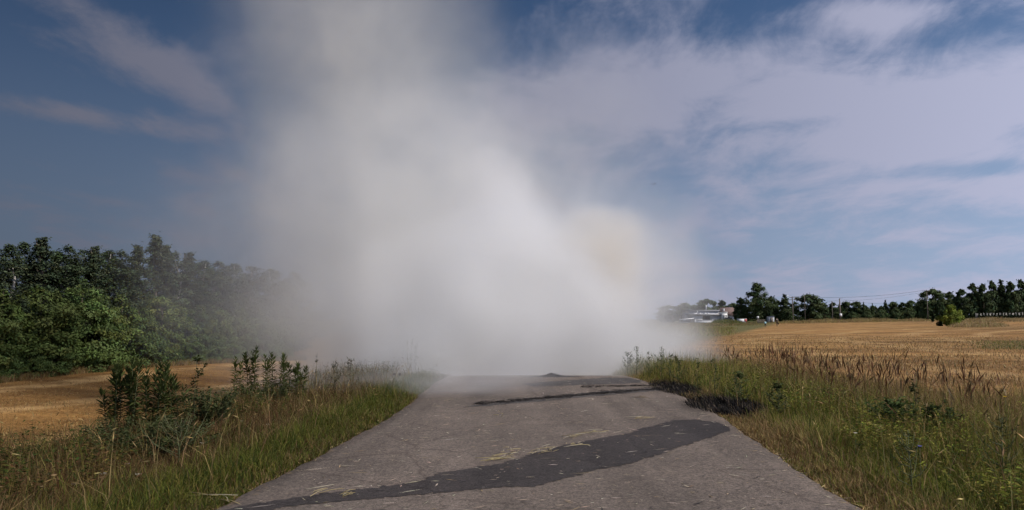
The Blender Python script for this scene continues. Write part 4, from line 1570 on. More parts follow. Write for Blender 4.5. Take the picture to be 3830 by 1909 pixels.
# dry grass fringe under the wood
def fringe(n):
    px = rng.uniform(-120, 1150, n)
    d = wood_y(px) - rng.uniform(-0.3, 1.2, n)
    x = np.array([X_at(a, b) for a, b in zip(px, d)])
    P = np.stack([x, d, ground_z(x, d) - 0.02], -1)
    c = palette(n, [TAN, STRAW * 0.8, BROWN, OLIVE], [0.35, 0.25, 0.3, 0.2])
    V, Q, T3, C = blades(P, rng.uniform(0.15, 0.6, n), np.full(n, 0.025), rng.uniform(-0.4, 0.4, n), np.abs(rng.normal(0.3, 0.25, n)), rng.uniform(0, 6.28, n), c * 0.9, c)
    return mesh_np('field_edge_grass', V, Q, T3, C)


tag(obj('field_edge_grass', fringe(9000), M_DRY), 'dry uncut grass along the foot of the left wood', 'grass', kind='stuff')

# --- trees beyond the right field
FG = np.array([0.066, 0.090, 0.036])
FT = {'ov': tree_meshes('far_ovoid', 8.0, 2.6, 'ovoid', 90, 5200, 0.5, FG, 31, None, 0.02),
      'ro': tree_meshes('far_round', 8.0, 3.4, 'round', 100, 6500, 0.5, FG * 1.05, 32, None, 0.02),
      'co': tree_meshes('far_conic', 8.0, 1.9, 'conic', 90, 4800, 0.46, FG * 0.85, 33, None, 0.02),
      'bu': tree_meshes('far_bush', 8.0, 5.0, 'bush', 90, 5000, 0.62, FG * 1.25, 34, None, 0.01),
      'big': tree_meshes('farm_oak', 12.0, 4.6, 'ovoid', 150, 11000, 0.46, FG * 0.95, 35, None, 0.10)}
BASEH = {'ov': (8.0, 2.6), 'ro': (8.0, 3.4), 'co': (8.0, 1.9), 'bu': (8.0, 5.0), 'big': (12.0, 4.6)}


def far_tree(px, py, wpx, d, kind, label, group=None, name='tree', cat='tree'):
    x = X_at(px, d)
    z = gz(x, d)
    h = Z_at(py, d) - z
    H, Rw = BASEH[kind]
    s = h / H
    want = wpx / 2766.0 * d / 2
    plant_tree(FT[kind], name, label, cat, x, d, s, rng.uniform(0, 6.28), group, want / (Rw * s), 0.1)


far_tree(2835, 1054, 112, 212, 'big', 'big dark spreading tree beside the farm buildings')
far_tree(2772, 1112, 66, 216, 'ov', 'lower dark tree at the left flank of the big spreading tree')
far_tree(2886, 1106, 62, 214, 'ov', 'medium dark tree at the right flank of the big spreading tree')
far_tree(2937, 1098, 58, 212, 'co', 'loose pointed tree between the big tree and the first pole')
far_tree(2912, 1122, 50, 218, 'ov', 'small tree in the gap left of the loose pointed tree')
far_tree(3025, 1098, 108, 216, 'ro', 'dense round crowned tree behind the slim pole')
HB = 'trees behind the farm'
far_tree(2500, 1140, 90, 262, 'ro', 'smoky tree behind the farm, nearest the smoke', HB)
far_tree(2560, 1131, 84, 258, 'ro', 'hazy round tree behind the farm left of the flue', HB)
far_tree(2645, 1116, 84, 256, 'ro', 'round tree behind the farm above the flue', HB)
far_tree(2702, 1122, 64, 258, 'ov', 'tree behind the farm above the white porch', HB)
far_tree(2745, 1132, 70, 258, 'ro', 'tree behind the farm above the brown roof', HB)
far_tree(2600, 1140, 80, 262, 'bu', 'low trees filling the gap behind the farm roof', HB)
HG = 'distant hedge trees between the poles'
for (px, py, w, kd, lab) in ((3082, 1132, 60, 'ov', 'hedge tree touching the dense round tree'), (3118, 1130, 54, 'ov', 'hedge tree left of the pole with the meter box'),
                             (3168, 1126, 58, 'ro', 'hedge tree right of the pole with the meter box'), (3205, 1126, 56, 'ro', 'round hedge tree in the middle of the hedge'),
                             (3238, 1142, 46, 'ov', 'low hedge tree in the middle dip of the hedge'), (3268, 1142, 46, 'ro', 'low hedge tree right of the middle dip'),
                             (3298, 1143, 44, 'ov', 'low hedge tree just left of the slim spire'), (3314, 1120, 24, 'co', 'slim spire tree rising from the low hedge'),
                             (3232, 1128, 16, 'co', 'thin sparse treetop above the hedge dip'), (3265, 1132, 14, 'co', 'thinnest treetop right of the hedge dip'),
                             (3345, 1127, 54, 'ro', 'hedge tree right of the slim spire'), (3378, 1130, 50, 'ov', 'hedge tree third from the right hedge end'),
                             (3408, 1122, 54, 'ro', 'hedge tree second from the right hedge end'), (3438, 1128, 44, 'ov', 'last hedge tree before the fourth pole')):
    far_tree(px, py, w, 236 + rng.uniform(-5, 5), kd, lab, HG)
for (px, py, w, lab) in ((3190, 1166, 44, 'low green bush at the hedge foot, first from the left'), (3245, 1164, 46, 'low green bush at the hedge foot under the dip'),
                         (3300, 1160, 44, 'low green bush at the hedge foot below the spire'), (3352, 1154, 48, 'low green bush at the hedge foot, fourth from the left'),
                         (3405, 1150, 50, 'low green bush at the hedge foot, last on the right'), (3060, 1168, 40, 'low green bush at the foot of the round tree')):
    far_tree(px, py, w, 222, 'bu', lab, 'low bushes at the hedge foot', 'bush', 'bush')
for (px, py, w, lab) in ((3070, 1150, 80, 'tall undergrowth joining the dense round tree to the hedge'), (3140, 1148, 90, 'tall undergrowth behind the pole with the meter box'),
                         (3215, 1150, 90, 'tall undergrowth under the middle dip of the hedge'), (3290, 1152, 90, 'tall undergrowth left of the slim spire foot'),
                         (3360, 1146, 90, 'tall undergrowth right of the slim spire foot'), (3425, 1142, 80, 'tall undergrowth at the right hedge end'),
                         (2960, 1150, 80, 'tall undergrowth behind the lamp pole'), (2870, 1150, 90, 'tall undergrowth right of the big tree trunk'),
                         (2790, 1155, 80, 'tall undergrowth left of the big tree trunk')):
    far_tree(px, py, w, 240, 'bu', lab, 'undergrowth filling the far hedge', 'bush', 'bush')
RG = 'dark trees of the right copse'
for (px, py, w, kd, lab) in ((3494, 1078, 96, 'ro', 'round dark tree at the left end of the right copse'), (3455, 1122, 60, 'bu', 'pale low shrub below the fourth pole'),
                             (3555, 1090, 70, 'ov', 'dark tree behind the bright bush'), (3602, 1080, 70, 'ov', 'dark tree second from the bright bush'),
                             (3643, 1058, 62, 'ov', 'slim dark tree leftmost of the copse peaks'), (3682, 1060, 64, 'ov', 'slim dark tree second of the copse peaks'),
                             (3716, 1048, 60, 'ov', 'tall dark tree with a ragged top in the copse'), (3752, 1044, 64, 'co', 'tallest pointed dark tree of the copse'),
                             (3786, 1052, 66, 'ov', 'broad dark tree right of the tallest in the copse'), (3825, 1044, 70, 'ov', 'dark tree cut by the right picture edge'),
                             (3870, 1048, 70, 'ov', 'dark tree at the right picture edge behind the cut one'),
                             (3580, 1120, 90, 'bu', 'dark undergrowth behind the bright bush'), (3665, 1115, 90, 'bu', 'dark undergrowth behind the left end of the thuja row'),
                             (3745, 1108, 90, 'bu', 'dark undergrowth behind the middle of the thuja row'), (3820, 1105, 90, 'bu', 'dark undergrowth behind the right end of the thuja row')):
    far_tree(px, py, w, 222 + rng.uniform(-3, 8), kd, lab, RG, 'bush' if kd == 'bu' else 'tree', 'bush' if kd == 'bu' else 'tree')
FT['br'] = tree_meshes('bright_bush', 4.0, 1.9, 'ovoid', 90, 6000, 0.28, np.array([0.17, 0.21, 0.035]), 36, None, 0.04)
FT['dk'] = tree_meshes('dark_bush', 4.0, 1.5, 'ovoid', 50, 3200, 0.24, np.array([0.035, 0.06, 0.022]), 37, None, 0.05)
BASEH['br'] = (4.0, 1.9)
BASEH['dk'] = (4.0, 1.5)
far_tree(3560, 1134, 78, 140, 'br', 'bright yellow green bush standing alone in the right field', None, 'bush', 'bush')
far_tree(3516, 1120, 46, 143, 'dk', 'dark green bush touching the bright one on its left', None, 'bush', 'bush')


def far_grass(px0, px1, py_of, d0, d1, n, h, cols, wts, name, label, w=0.06):
    d = rng.uniform(d0, d1, n)
    px = rng.uniform(px0, px1, n)
    x = (px - 1915) / 2766 * d
    P = np.stack([x, d, ground_z(x, d) - 0.02], -1)
    nv = vnoise(P[:, 0], P[:, 1], 3.0, 91)
    ex = np.clip(1 - ((px - (px0 + px1) / 2) / ((px1 - px0) / 2)) ** 2, 0, 1) * np.clip(1 - ((d - (d0 + d1) / 2) / ((d1 - d0) / 2)) ** 2, 0, 1)
    k = rng.random(n) < ex * 1.6 * (0.2 + 1.4 * nv)
    P, nv, ex = P[k], nv[k], ex[k]
    n = len(P)
    hh = h * rng.uniform(0.4, 1.1, n) * (0.35 + 1.1 * nv) * (0.25 + 0.75 * np.sqrt(ex))
    c = palette(n, cols, wts)
    V, Q, T3, C = blades(P, hh, np.full(n, w), rng.uniform(-0.5, 0.5, n), np.abs(rng.normal(0.3, 0.25, n)), rng.uniform(0, 6.28, n), c * 0.9, c)
    tag(obj(name, mesh_np(name, V, Q, T3, C), M_DRY), label, 'grass', kind='stuff')


far_grass(3530, 3770, None, 126, 144, 6500, 1.0, [STRAW * 0.8, TAN, OLIVE], [0.4, 0.4, 0.25], 'dry_tussocks', 'dry yellow tussock grass right of the bright bush')
far_grass(3560, 3860, None, 165, 205, 7000, 1.0, [STRAW * 0.7, TAN, OLIVE], [0.4, 0.4, 0.3], 'dry_tussocks', 'dry yellow rough grass before the thuja row')
far_grass(2860, 3520, None, 184, 212, 14000, 1.1, [OLIVE, TAN, BROWN], [0.4, 0.35, 0.2], 'rough_grass', 'rough uncut grass strip at the foot of the hedge')
far_grass(2500, 2850, None, 168, 212, 18000, 0.55, [OLIVE * 0.8, TAN, DEEP], [0.4, 0.4, 0.2], 'rough_grass', 'rough green grass mound before the farm buildings', 0.08)
far_grass(2450, 2760, None, 70, 165, 9000, 0.7, [OLIVE, TAN, GREEN], [0.4, 0.4, 0.3], 'rough_grass', 'thin dry grass on the slope between smoke and right field', 0.05)
far_grass(3600, 4050, None, 38, 56, 7000, 0.22, [DEEP, OLIVE, TAN], [0.5, 0.35, 0.3], 'green_patch', 'patch of green weeds in the stubble at the right picture edge', 0.03)


far_grass(2655, 2775, None, 188, 206, 6000, 1.5, [GREEN * 0.7, OLIVE * 0.8, DEEP], [0.4, 0.4, 0.4], 'rough_grass', 'green weedy hump in front of the white porch', 0.09)


# ------------------------------------------------------------------ farm buildings
D = 226.0


def fx(px, d=D):
    return X_at(px, d)


M_WALL = plain('grey_render', (0.47, 0.48, 0.50), 0.9, 0.15, 1.5, 0.1)
M_WALL2 = plain('pale_render', (0.52, 0.53, 0.55), 0.9, 0.15, 1.5, 0.1)
M_WHITE = plain('white_paint', (0.80, 0.80, 0.79), 0.6, 0.06, 2.0, 0.0)
M_ROOFG = plain('grey_roofing', (0.26, 0.265, 0.28), 0.85, 0.2, 2.0, 0.1)
M_ROOFB = plain('brown_tiles', (0.17, 0.115, 0.10), 0.85, 0.25, 3.0, 0.3)
M_DARK = plain('dark_opening', (0.03, 0.032, 0.036), 0.6, 0.2, 2.0, 0.0)
M_GLASS = plain('dark_glass', (0.03, 0.035, 0.04), 0.12, 0.1, 2.0, 0.0, 0.0, 0.6)
M_RED = plain('faded_red', (0.50, 0.12, 0.11), 0.6, 0.15, 2.0, 0.0)
M_METAL = plain('zinc', (0.45, 0.46, 0.47), 0.45, 0.15, 3.0, 0.0, 0.5)
M_WOOD = plain('weathered_wood', (0.17, 0.145, 0.12), 0.9, 0.3, 4.0, 0.2)
M_RUBBER = plain('tyre_rubber', (0.02, 0.02, 0.02), 0.8, 0.1, 4.0, 0.0)
M_CONC = plain('pale_concrete', (0.25, 0.24, 0.21), 0.9, 0.2, 1.2, 0.1)


def box_part(name, mat, parent, a, b):
    m = MB()
    m.box(a, b)
    return m.build(name, mat, parent)


def farm():
    # long low outbuilding
    x0, x1 = fx(2587), fx(2697)
    zb = gz((x0 + x1) / 2, D)
    zt = Z_at(1180, D)
    W, Hh = x1 - x0, zt - zb
    T = thing('outbuilding', 'long low grey farm building with a dark garage opening', 'building', (x0, D, zb))
    g0, g1 = fx(2628) - x0, fx(2658) - x0
    zg = Z_at(1183, D) - zb
    w = MB()
    w.box((0, 0, -0.3), (g0, 6, Hh))
    w.box((g1, 0, -0.3), (W, 6, Hh))
    w.box((g0, 0, zg), (g1, 6, Hh))
    w.box((g0, 1.0, -0.3), (g1, 6, zg))
    w.build('wall', M_WALL, T)
    dr = box_part('garage_door', M_DARK, T, (g0 + 0.05, 0.7, -0.3), (g1 - 0.05, 0.78, zg))
    for k in range(3):
        box_part('door_rail', M_ROOFG, dr, (g0 + 0.1, 0.66, zg * (k + 1) / 4), (g1 - 0.1, 0.697, zg * (k + 1) / 4 + 0.06))
    rf = box_part('roof', M_ROOFG, T, (-0.4, -0.5, Hh + 0.003), (W + 0.2, 6.4, Hh + 0.35))
    for (pa, pb) in ((2596, 2609), (2618, 2624), (2636, 2645), (2648, 2655)):
        box_part('skylight', M_WHITE, rf, (fx(pa) - x0, 0.6, Hh + 0.353), (fx(pb) - x0, 1.6, Hh + 0.353 + 0.35))
    m = MB()
    m.tube([(fx(2611) - x0, 1.2, Hh + 0.3), (fx(2612) - x0, 1.2, Z_at(1163, D) - zb)], 0.16, 8)
    m.build('vent_pipe', M_METAL, rf)
    # the hall behind it
    d2 = D + 9
    x0, x1 = fx(2576, d2), fx(2688, d2)
    zb2 = gz(x0, d2)
    T = thing('farm_hall', 'grey flat roofed hall with a tall flue behind the low building', 'building', (x0, d2, zb2))
    W, Hh = x1 - x0, Z_at(1160, d2) - zb2
    box_part('wall', M_WALL2, T, (0, 0, -0.3), (W, 9, Hh - 0.4))
    box_part('roof', M_ROOFG, T, (-0.3, -0.3, Hh - 0.397), (W + 0.3, 9.3, Hh))
    box_part('corner_trim', M_WHITE, T, (W + 0.003, -0.05, 0), (W + 0.12, 0.3, Hh - 0.4))
    m = MB()
    m.tube([(fx(2648, d2) - x0, 2.0, Hh - 0.1), (fx(2648, d2) - x0, 2.0, Z_at(1141, d2) - zb2)], 0.22, 10)
    m.build('flue', M_METAL, T)
    # white porch
    x0, x1 = fx(2697.5), fx(2717)
    T = thing('porch', 'white framed porch with two narrow dark windows at the end of the low building', 'porch', (x0, D - 1.2, zb))
    W, Hh = x1 - x0, Z_at(1170, D) - zb
    box_part('wall', M_WHITE, T, (0.0, 0.12, -0.3), (W, 3.0, Hh))
    box_part('cornice', M_WHITE, T, (-0.06, 0.0, Hh + 0.003), (W + 0.06, 3.06, Hh + 0.2))
    for f0, f1 in ((0.18, 0.38), (0.52, 0.64), (0.78, 0.90)):
        wd = box_part('window', M_GLASS, T, (W * f0, 0.08, Hh * 0.12), (W * f1, 0.117, Hh * 0.72))
        box_part('frame', M_WHITE, wd, (W * f0 - 0.04, 0.05, Hh * 0.72), (W * f1 + 0.04, 0.077, Hh * 0.76))
    # house with a brown roof
    d3 = D + 7
    x0, x1 = fx(2700, d3), fx(2762, d3)
    zb3 = gz(x0, d3)
    T = thing('farmhouse', 'small house with a big brown hipped roof in the shade of the big tree', 'house', (x0, d3, zb3))
    W = x1 - x0
    ze, zr = Z_at(1180, d3) - zb3, Z_at(1149, d3) - zb3
    box_part('wall', M_WALL, T, (0.3, 0.3, -0.3), (W - 0.3, 7.7, ze))
    m = MB()
    e = 0.3
    m.add([(-e, -e, ze), (W + e, -e, ze), (W + e, 8.3, ze), (-e, 8.3, ze), (0.7, 4.0, zr - 0.15), (W - 0.5, 4.0, zr)],
          [(0, 1, 5, 4), (2, 3, 4, 5), (3, 2, 1, 0)], [(1, 2, 5), (3, 0, 4)])
    rf = m.build('roof', M_ROOFB, T)
    box_part('chimney', M_WALL2, rf, (W * 0.2, 2.0, zr - 2.2), (W * 0.2 + 0.5, 2.5, zr - 0.5))
    wd = box_part('window', M_GLASS, T, (W * 0.30, 0.22, ze * 0.35), (W * 0.48, 0.297, ze * 0.8))
    box_part('frame', M_WHITE, wd, (W * 0.29, 0.18, ze * 0.80), (W * 0.49, 0.217, ze * 0.86))
    # lean-to roof on posts
    d4 = D - 6
    x0, x1 = fx(2549, d4), fx(2596, d4)
    zb4 = gz(x0, d4)
    T = thing('carport', 'low carport with a white slab roof left of the farm building', 'carport', (x0, d4, zb4))
    W, Hh = x1 - x0, Z_at(1197, d4) - zb4
    Hh = max(Hh, 1.3)
    m = MB()
    m.add([(0, 0, Hh - 0.35), (W, 0, Hh), (W, 3.4, Hh + 0.02), (0, 3.4, Hh - 0.33), (0, 0, Hh - 0.15), (W, 0, Hh + 0.2), (W, 3.4, Hh + 0.22), (0, 3.4, Hh - 0.13)],
          [(0, 3, 2, 1), (4, 5, 6, 7), (0, 1, 5, 4), (1, 2, 6, 5), (2, 3, 7, 6), (3, 0, 4, 7)])
    m.build('roof', M_WHITE, T)
    for (px_, py_, hh_) in ((0.2, 0.2, Hh - 0.35), (W - 0.3, 0.2, Hh - 0.03), (0.2, 3.1, Hh - 0.35), (W - 0.3, 3.1, Hh - 0.03)):
        box_part('post', M_WOOD, T, (px_, py_, -0.3), (px_ + 0.12, py_ + 0.12, hh_))
    # low wall with coping
    d5 = D - 9
    x0, x1 = fx(2598, d5), fx(2668, d5)
    zb5 = gz(x0, d5)
    T = thing('masonry_fence', 'low pale yard wall with end pillars before the farm building', 'wall', (x0, d5, zb5))
    W, Hh = x1 - x0, 1.0
    box_part('panel', M_WALL2, T, (0.3, 0.0, -0.3), (W - 0.3, 0.2, Hh * 0.8))
    box_part('coping', M_WALL, T, (0.3, -0.06, Hh * 0.803), (W - 0.3, 0.26, Hh * 0.92))
    for xx in (0.0, W - 0.297):
        box_part('pillar', M_WALL2, T, (xx, -0.05, -0.3), (xx + 0.295, 0.25, Hh * 1.1))
    # grey shed
    x0, x1 = fx(2798), fx(2818)
    zb6 = gz(x0, D)
    T = thing('shed', 'narrow grey shed under the big spreading tree', 'shed', (x0, D - 18, gz(x0, D - 18)))
    W, Hh = x1 - x0, Z_at(1184, D - 18) - gz(x0, D - 18)
    box_part('wall', M_WALL, T, (0, 0, -0.3), (W, 2.2, Hh))
    box_part('roof', M_DARK, T, (-0.12, -0.15, Hh + 0.003), (W + 0.12, 2.35, Hh + 0.14))
    dr = box_part('door', M_WOOD, T, (W * 0.3, -0.05, 0), (W * 0.75, -0.003, Hh * 0.82))
    box_part('handle', M_METAL, dr, (W * 0.68, -0.09, Hh * 0.4), (W * 0.71, -0.053, Hh * 0.47))


farm()


def wheel(parent, x, y, z, r_, w_):
    m = MB()
    m.tube([(x, y, z), (x, y + w_, z)], r_, 14)
    t = m.build('wheel', M_RUBBER, parent)
    m = MB()
    m.tube([(x, y - 0.012, z), (x, y - 0.003, z)], r_ * 0.55, 10)
    m.build('rim', M_METAL, t)


def vehicles():
    d = 205.0
    x0, x1 = fx(2763, d), fx(2793, d)
    z = gz(x0, d)
    T = thing('trailer', 'white box trailer with a faded red end parked by the farm', 'trailer', (x0, d, z))
    W, zt = x1 - x0, max(1.2, Z_at(1194, d) - z)
    box_part('box', M_WHITE, T, (0, 0, 0.35), (W * 0.68, 1.7, zt))
    box_part('red_end', M_RED, T, (W * 0.68 + 0.003, 0, 0.35), (W, 1.7, zt))
    box_part('roof_cap', M_WHITE, T, (-0.03, -0.03, zt + 0.003), (W + 0.03, 1.73, zt + 0.07))
    wheel(T, W * 0.3, -0.03, 0.28, 0.28, 0.2)
    wheel(T, W * 0.75, -0.03, 0.28, 0.28, 0.2)
    # parked car with a dark windscreen
    d = 214.0
    x0, x1 = fx(2718, d), fx(2742, d)
    z = gz(x0, d)
    T = thing('parked_car', 'dark parked car with a pale bonnet between porch and trailer', 'car', (x0, d, z))
    L_ = 1.9
    m = MB()
    prof = [(0, 0.3), (0, 0.85), (0.15, 1.0), (0.5, 1.45), (1.4, 1.48), (1.75, 1.0), (L_, 0.9), (L_, 0.3)]
    n = len(prof)
    v = [(a, 0, b) for a, b in prof] + [(a, 3.6, b) for a, b in prof]
    m.add(v, [(i, (i + 1) % n, n + (i + 1) % n, n + i) for i in range(n)], [(0, i + 1, i) for i in range(1, n - 1)] + [(n, n + i, n + i + 1) for i in range(1, n - 1)])
    m.build('body', M_DARK, T)
    box_part('bonnet', M_METAL, T, (0.12, -0.35, 0.4), (L_ - 0.12, -0.003, 0.85))
    m = MB()
    m.add([(0.35, -0.012, 1.02), (1.55, -0.012, 1.02), (1.35, -0.012, 1.42), (0.55, -0.012, 1.42)], [(0, 1, 2, 3)])
    m.build('windscreen', M_GLASS, T)
    for xx in (0.15, L_ - 0.42):
        box_part('headlight', M_WHITE, T, (xx, -0.39, 0.6), (xx + 0.26, -0.353, 0.75))
    wheel(T, 0.05, 0.4, 0.3, 0.3, 0.2)
    wheel(T, L_ - 0.05, 0.4, 0.3, 0.3, 0.2)
    # small white meter cabinet by the fence
    d = 200.0
    x = fx(2835, d)
    T = thing('meter_cabinet', 'small white cabinet on a post at the foot of the big tree', 'cabinet', (x, d, gz(x, d)))
    zt = Z_at(1184, d) - gz(x, d)
    box_part('post', M_WOOD, T, (-0.06, 0.05, -0.3), (0.06, 0.15, zt - 0.55))
    box_part('box', M_WHITE, T, (-0.28, 0, zt - 0.547), (0.28, 0.25, zt))
    box_part('panel', M_WALL, T, (-0.16, -0.03, zt - 0.4), (0.16, -0.003, zt - 0.15))


vehicles()


def picket_fence():
    d = 198.0
    xa, xb = fx(2833, d), fx(2860, d)
    T = thing('picket_fence', 'short grey picket fence right of the small white cabinet', 'fence', (xa, d, gz(xa, d)))
    n = 9
    W = xb - xa
    m = MB()
    m.box((-0.05, -0.045, -0.2), (0.045, 0.045, 1.1))
    pm = m.build('picket', M_WOOD, T)
    for k in range(1, n):
        o = pm.copy()
        o.location = (W * k / (n - 1), 0, 0)
        col.objects.link(o)
        o.parent = T
    box_part('rail', M_WOOD, T, (0, 0.048, 0.75), (W, 0.09, 0.85))
    box_part('rail', M_WOOD, T, (0, 0.048, 0.25), (W, 0.09, 0.35))


picket_fence()


def thuja_row():
    d = 212.0
    xa, xb = fx(3658, d), fx(3838, d)
    n = 6
    base = gz((xa + xb) / 2, d)
    T = thing('panel_fence', 'pale concrete panel fence behind the row of thujas', 'fence', (xa, d + 1.0, base))
    W = (xb - xa) / n
    for k in range(n):
        zz = gz(xa + W * (k + 0.5), d + 1) - base
        box_part('panel', M_CONC, T, (k * W + 0.12, 0, zz - 0.3), ((k + 1) * W - 0.003, 0.08, zz + 1.5))
        box_part('post', M_CONC, T, (k * W, -0.04, zz - 0.3), (k * W + 0.117, 0.12, zz + 1.65))
        if k % 2:
            box_part('coping', M_CONC, T, (k * W + 0.12, -0.04, zz + 1.503), ((k + 1) * W - 0.003, 0.12, zz + 1.6))
    th = tree_meshes('thuja', 2.0, 0.52, 'conic', 40, 1600, 0.2, np.array([0.022, 0.034, 0.014]), 51, None, 0.03)
    xs = np.linspace(3664, 3832, 15)
    names = ['first', 'second', 'third', 'fourth', 'fifth', 'sixth', 'seventh', 'eighth', 'ninth', 'tenth', 'eleventh', 'twelfth', 'thirteenth', 'fourteenth', 'last']
    for k, px in enumerate(xs):
        x = fx(px, d)
        plant_tree(th, 'thuja', '%s small dark cone shaped thuja counted from the left of the row' % names[k], 'shrub', x, d, 0.85 + 0.12 * rng.random(), rng.uniform(0, 6.28), 'row of small thujas before the pale fence', 1.1, 0.03)


thuja_row()


# ------------------------------------------------------------------ poles and wires
def pole(label, px, py, d, r_, arms=1, box=False, tilt=0.0, lamp=False):
    x = X_at(px, d)
    z = gz(x, d)
    h = Z_at(py, d) - z
    T = thing('utility_pole', label, 'pole', (x, d, z), 0, 'utility poles')
    m = MB()
    m.tube([(0, 0, -0.4), (tilt * 0.5, 0, h * 0.5), (tilt, 0, h)], [r_ * 1.2, r_, r_ * 0.8], 8)
    m.build('post', M_WOOD, T)
    for k in range(arms):
        a = box_part('crossarm', M_WOOD, T, (tilt - 0.85, -r_ - 0.1, h - 0.35 - 0.6 * k), (tilt + 0.85, -r_ - 0.003, h - 0.22 - 0.6 * k))
        for xx in (-0.75, 0.75):
            m = MB()
            m.tube([(tilt + xx, -r_ - 0.05, h - 0.217 - 0.6 * k), (tilt + xx, -r_ - 0.05, h - 0.05 - 0.6 * k)], [0.05, 0.035], 6)
            m.build('insulator', M_WHITE, a)
    if box:
        zb = Z_at(1179, d) - z
        box_part('meter_box', M_WHITE, T, (-0.3, -r_ - 0.3, zb - 0.35), (0.3, -r_ - 0.02, zb + 0.4))
    if lamp:
        m = MB()
        m.tube([(tilt, 0, h - 0.3), (tilt - 0.7, -0.2, h + 0.1), (tilt - 1.3, -0.3, h + 0.2)], [0.05, 0.045, 0.04], 6)
        l_ = m.build('lamp_arm', M_METAL, T)
        box_part('lamp_head', M_WHITE, l_, (tilt - 1.9, -0.45, h + 0.1), (tilt - 1.25, -0.15, h + 0.26))
    return Vector((x + tilt, d - r_ - 0.05, z + h))


PA = pole('wooden pole with crossarms and a street lamp right of the big tree', 2967, 1110, 208, 0.15, 2, False, -0.1, True)
PB = pole('slim pale pole in front of the dense round tree', 3012, 1104, 206, 0.08, 0)
PC = pole('thick dark pole with a white meter box before the hedge', 3143, 1117, 204, 0.20, 0, True)
PD = pole('thin tall pole at the left end of the right copse', 3471, 1085, 206, 0.10, 1)
PE = pole('faint thin pole at the smoke edge left of the farm', 2516, 1180, 215, 0.09, 0)
PF = pole('thin far pole just left of the pole with the meter box', 3114, 1127, 215, 0.12, 0)


def wire(label, a, b, sag, r_=0.028):
    m = MB()
    pts = [a.lerp(b, t) + Vector((0, 0, -sag * 4 * t * (1 - t))) for t in np.linspace(0, 1, 15)]
    o = Vector(a)
    m.tube([p - o for p in pts], r_, 4)
    tag(m.build('power_line', M_DARK, None, True, a), label, 'wire', 'overhead wires')


wire('upper overhead wire sagging from the lamp pole to the copse pole', PA, PD, 1.0)
wire('lower overhead wire between the lamp pole and the copse pole', PA - Vector((0, 0, 0.85)), PD - Vector((0, 0, 0.4)), 1.3, 0.018)
wire('overhead wire from the meter box pole falling right into the hedge', PC, Vector((X_at(3330, 232), 232, Z_at(1136, 232))), 0.5, 0.022)
wire('overhead wire from the meter box pole left to the lamp pole', PC - Vector((0, 0, 0.3)), PA - Vector((0, 0, 1.4)), 0.8, 0.018)


# ------------------------------------------------------------------ people and bird
def skinned(name, nodes, edges, mat, parent, levels=1):
    me = bpy.data.meshes.new(name)
    me.from_pydata([n[0] for n in nodes], edges, [])
    me.materials.append(mat)
    o = obj(name, me, None, parent)
    md = o.modifiers.new('skin', 'SKIN')
    md.use_smooth_shade = True
    sv = me.skin_vertices[0].data if me.skin_vertices else None
    if sv is None:
        bpy.context.view_layer.objects.active = o
        bpy.ops.mesh.customdata_skin_add()
        sv = me.skin_vertices[0].data
    for i, n in enumerate(nodes):
        sv[i].radius = n[1] if isinstance(n[1], tuple) else (n[1], n[1])
        sv[i].use_root = (i == 0)
    s = o.modifiers.new('sub', 'SUBSURF')
    s.levels = levels
    s.render_levels = levels
    return o


M_SKIN = plain('skin', (0.45, 0.28, 0.20), 0.6, 0.08, 4.0, 0.0)
M_HAIR = plain('dark_hair', (0.03, 0.022, 0.018), 0.7, 0.2, 30.0, 0.1)
M_BLACKC = plain('black_cloth', (0.022, 0.022, 0.026), 0.9, 0.2, 12.0, 0.1)
M_CYAN = plain('pale_blue_cloth', (0.36, 0.60, 0.64), 0.9, 0.1, 12.0, 0.1)
M_TROU = plain('dark_trousers', (0.05, 0.047, 0.05), 0.9, 0.2, 12.0, 0.1)
M_OLIVEC = plain('khaki_cloth', (0.16, 0.14, 0.10), 0.9, 0.2, 12.0, 0.1)


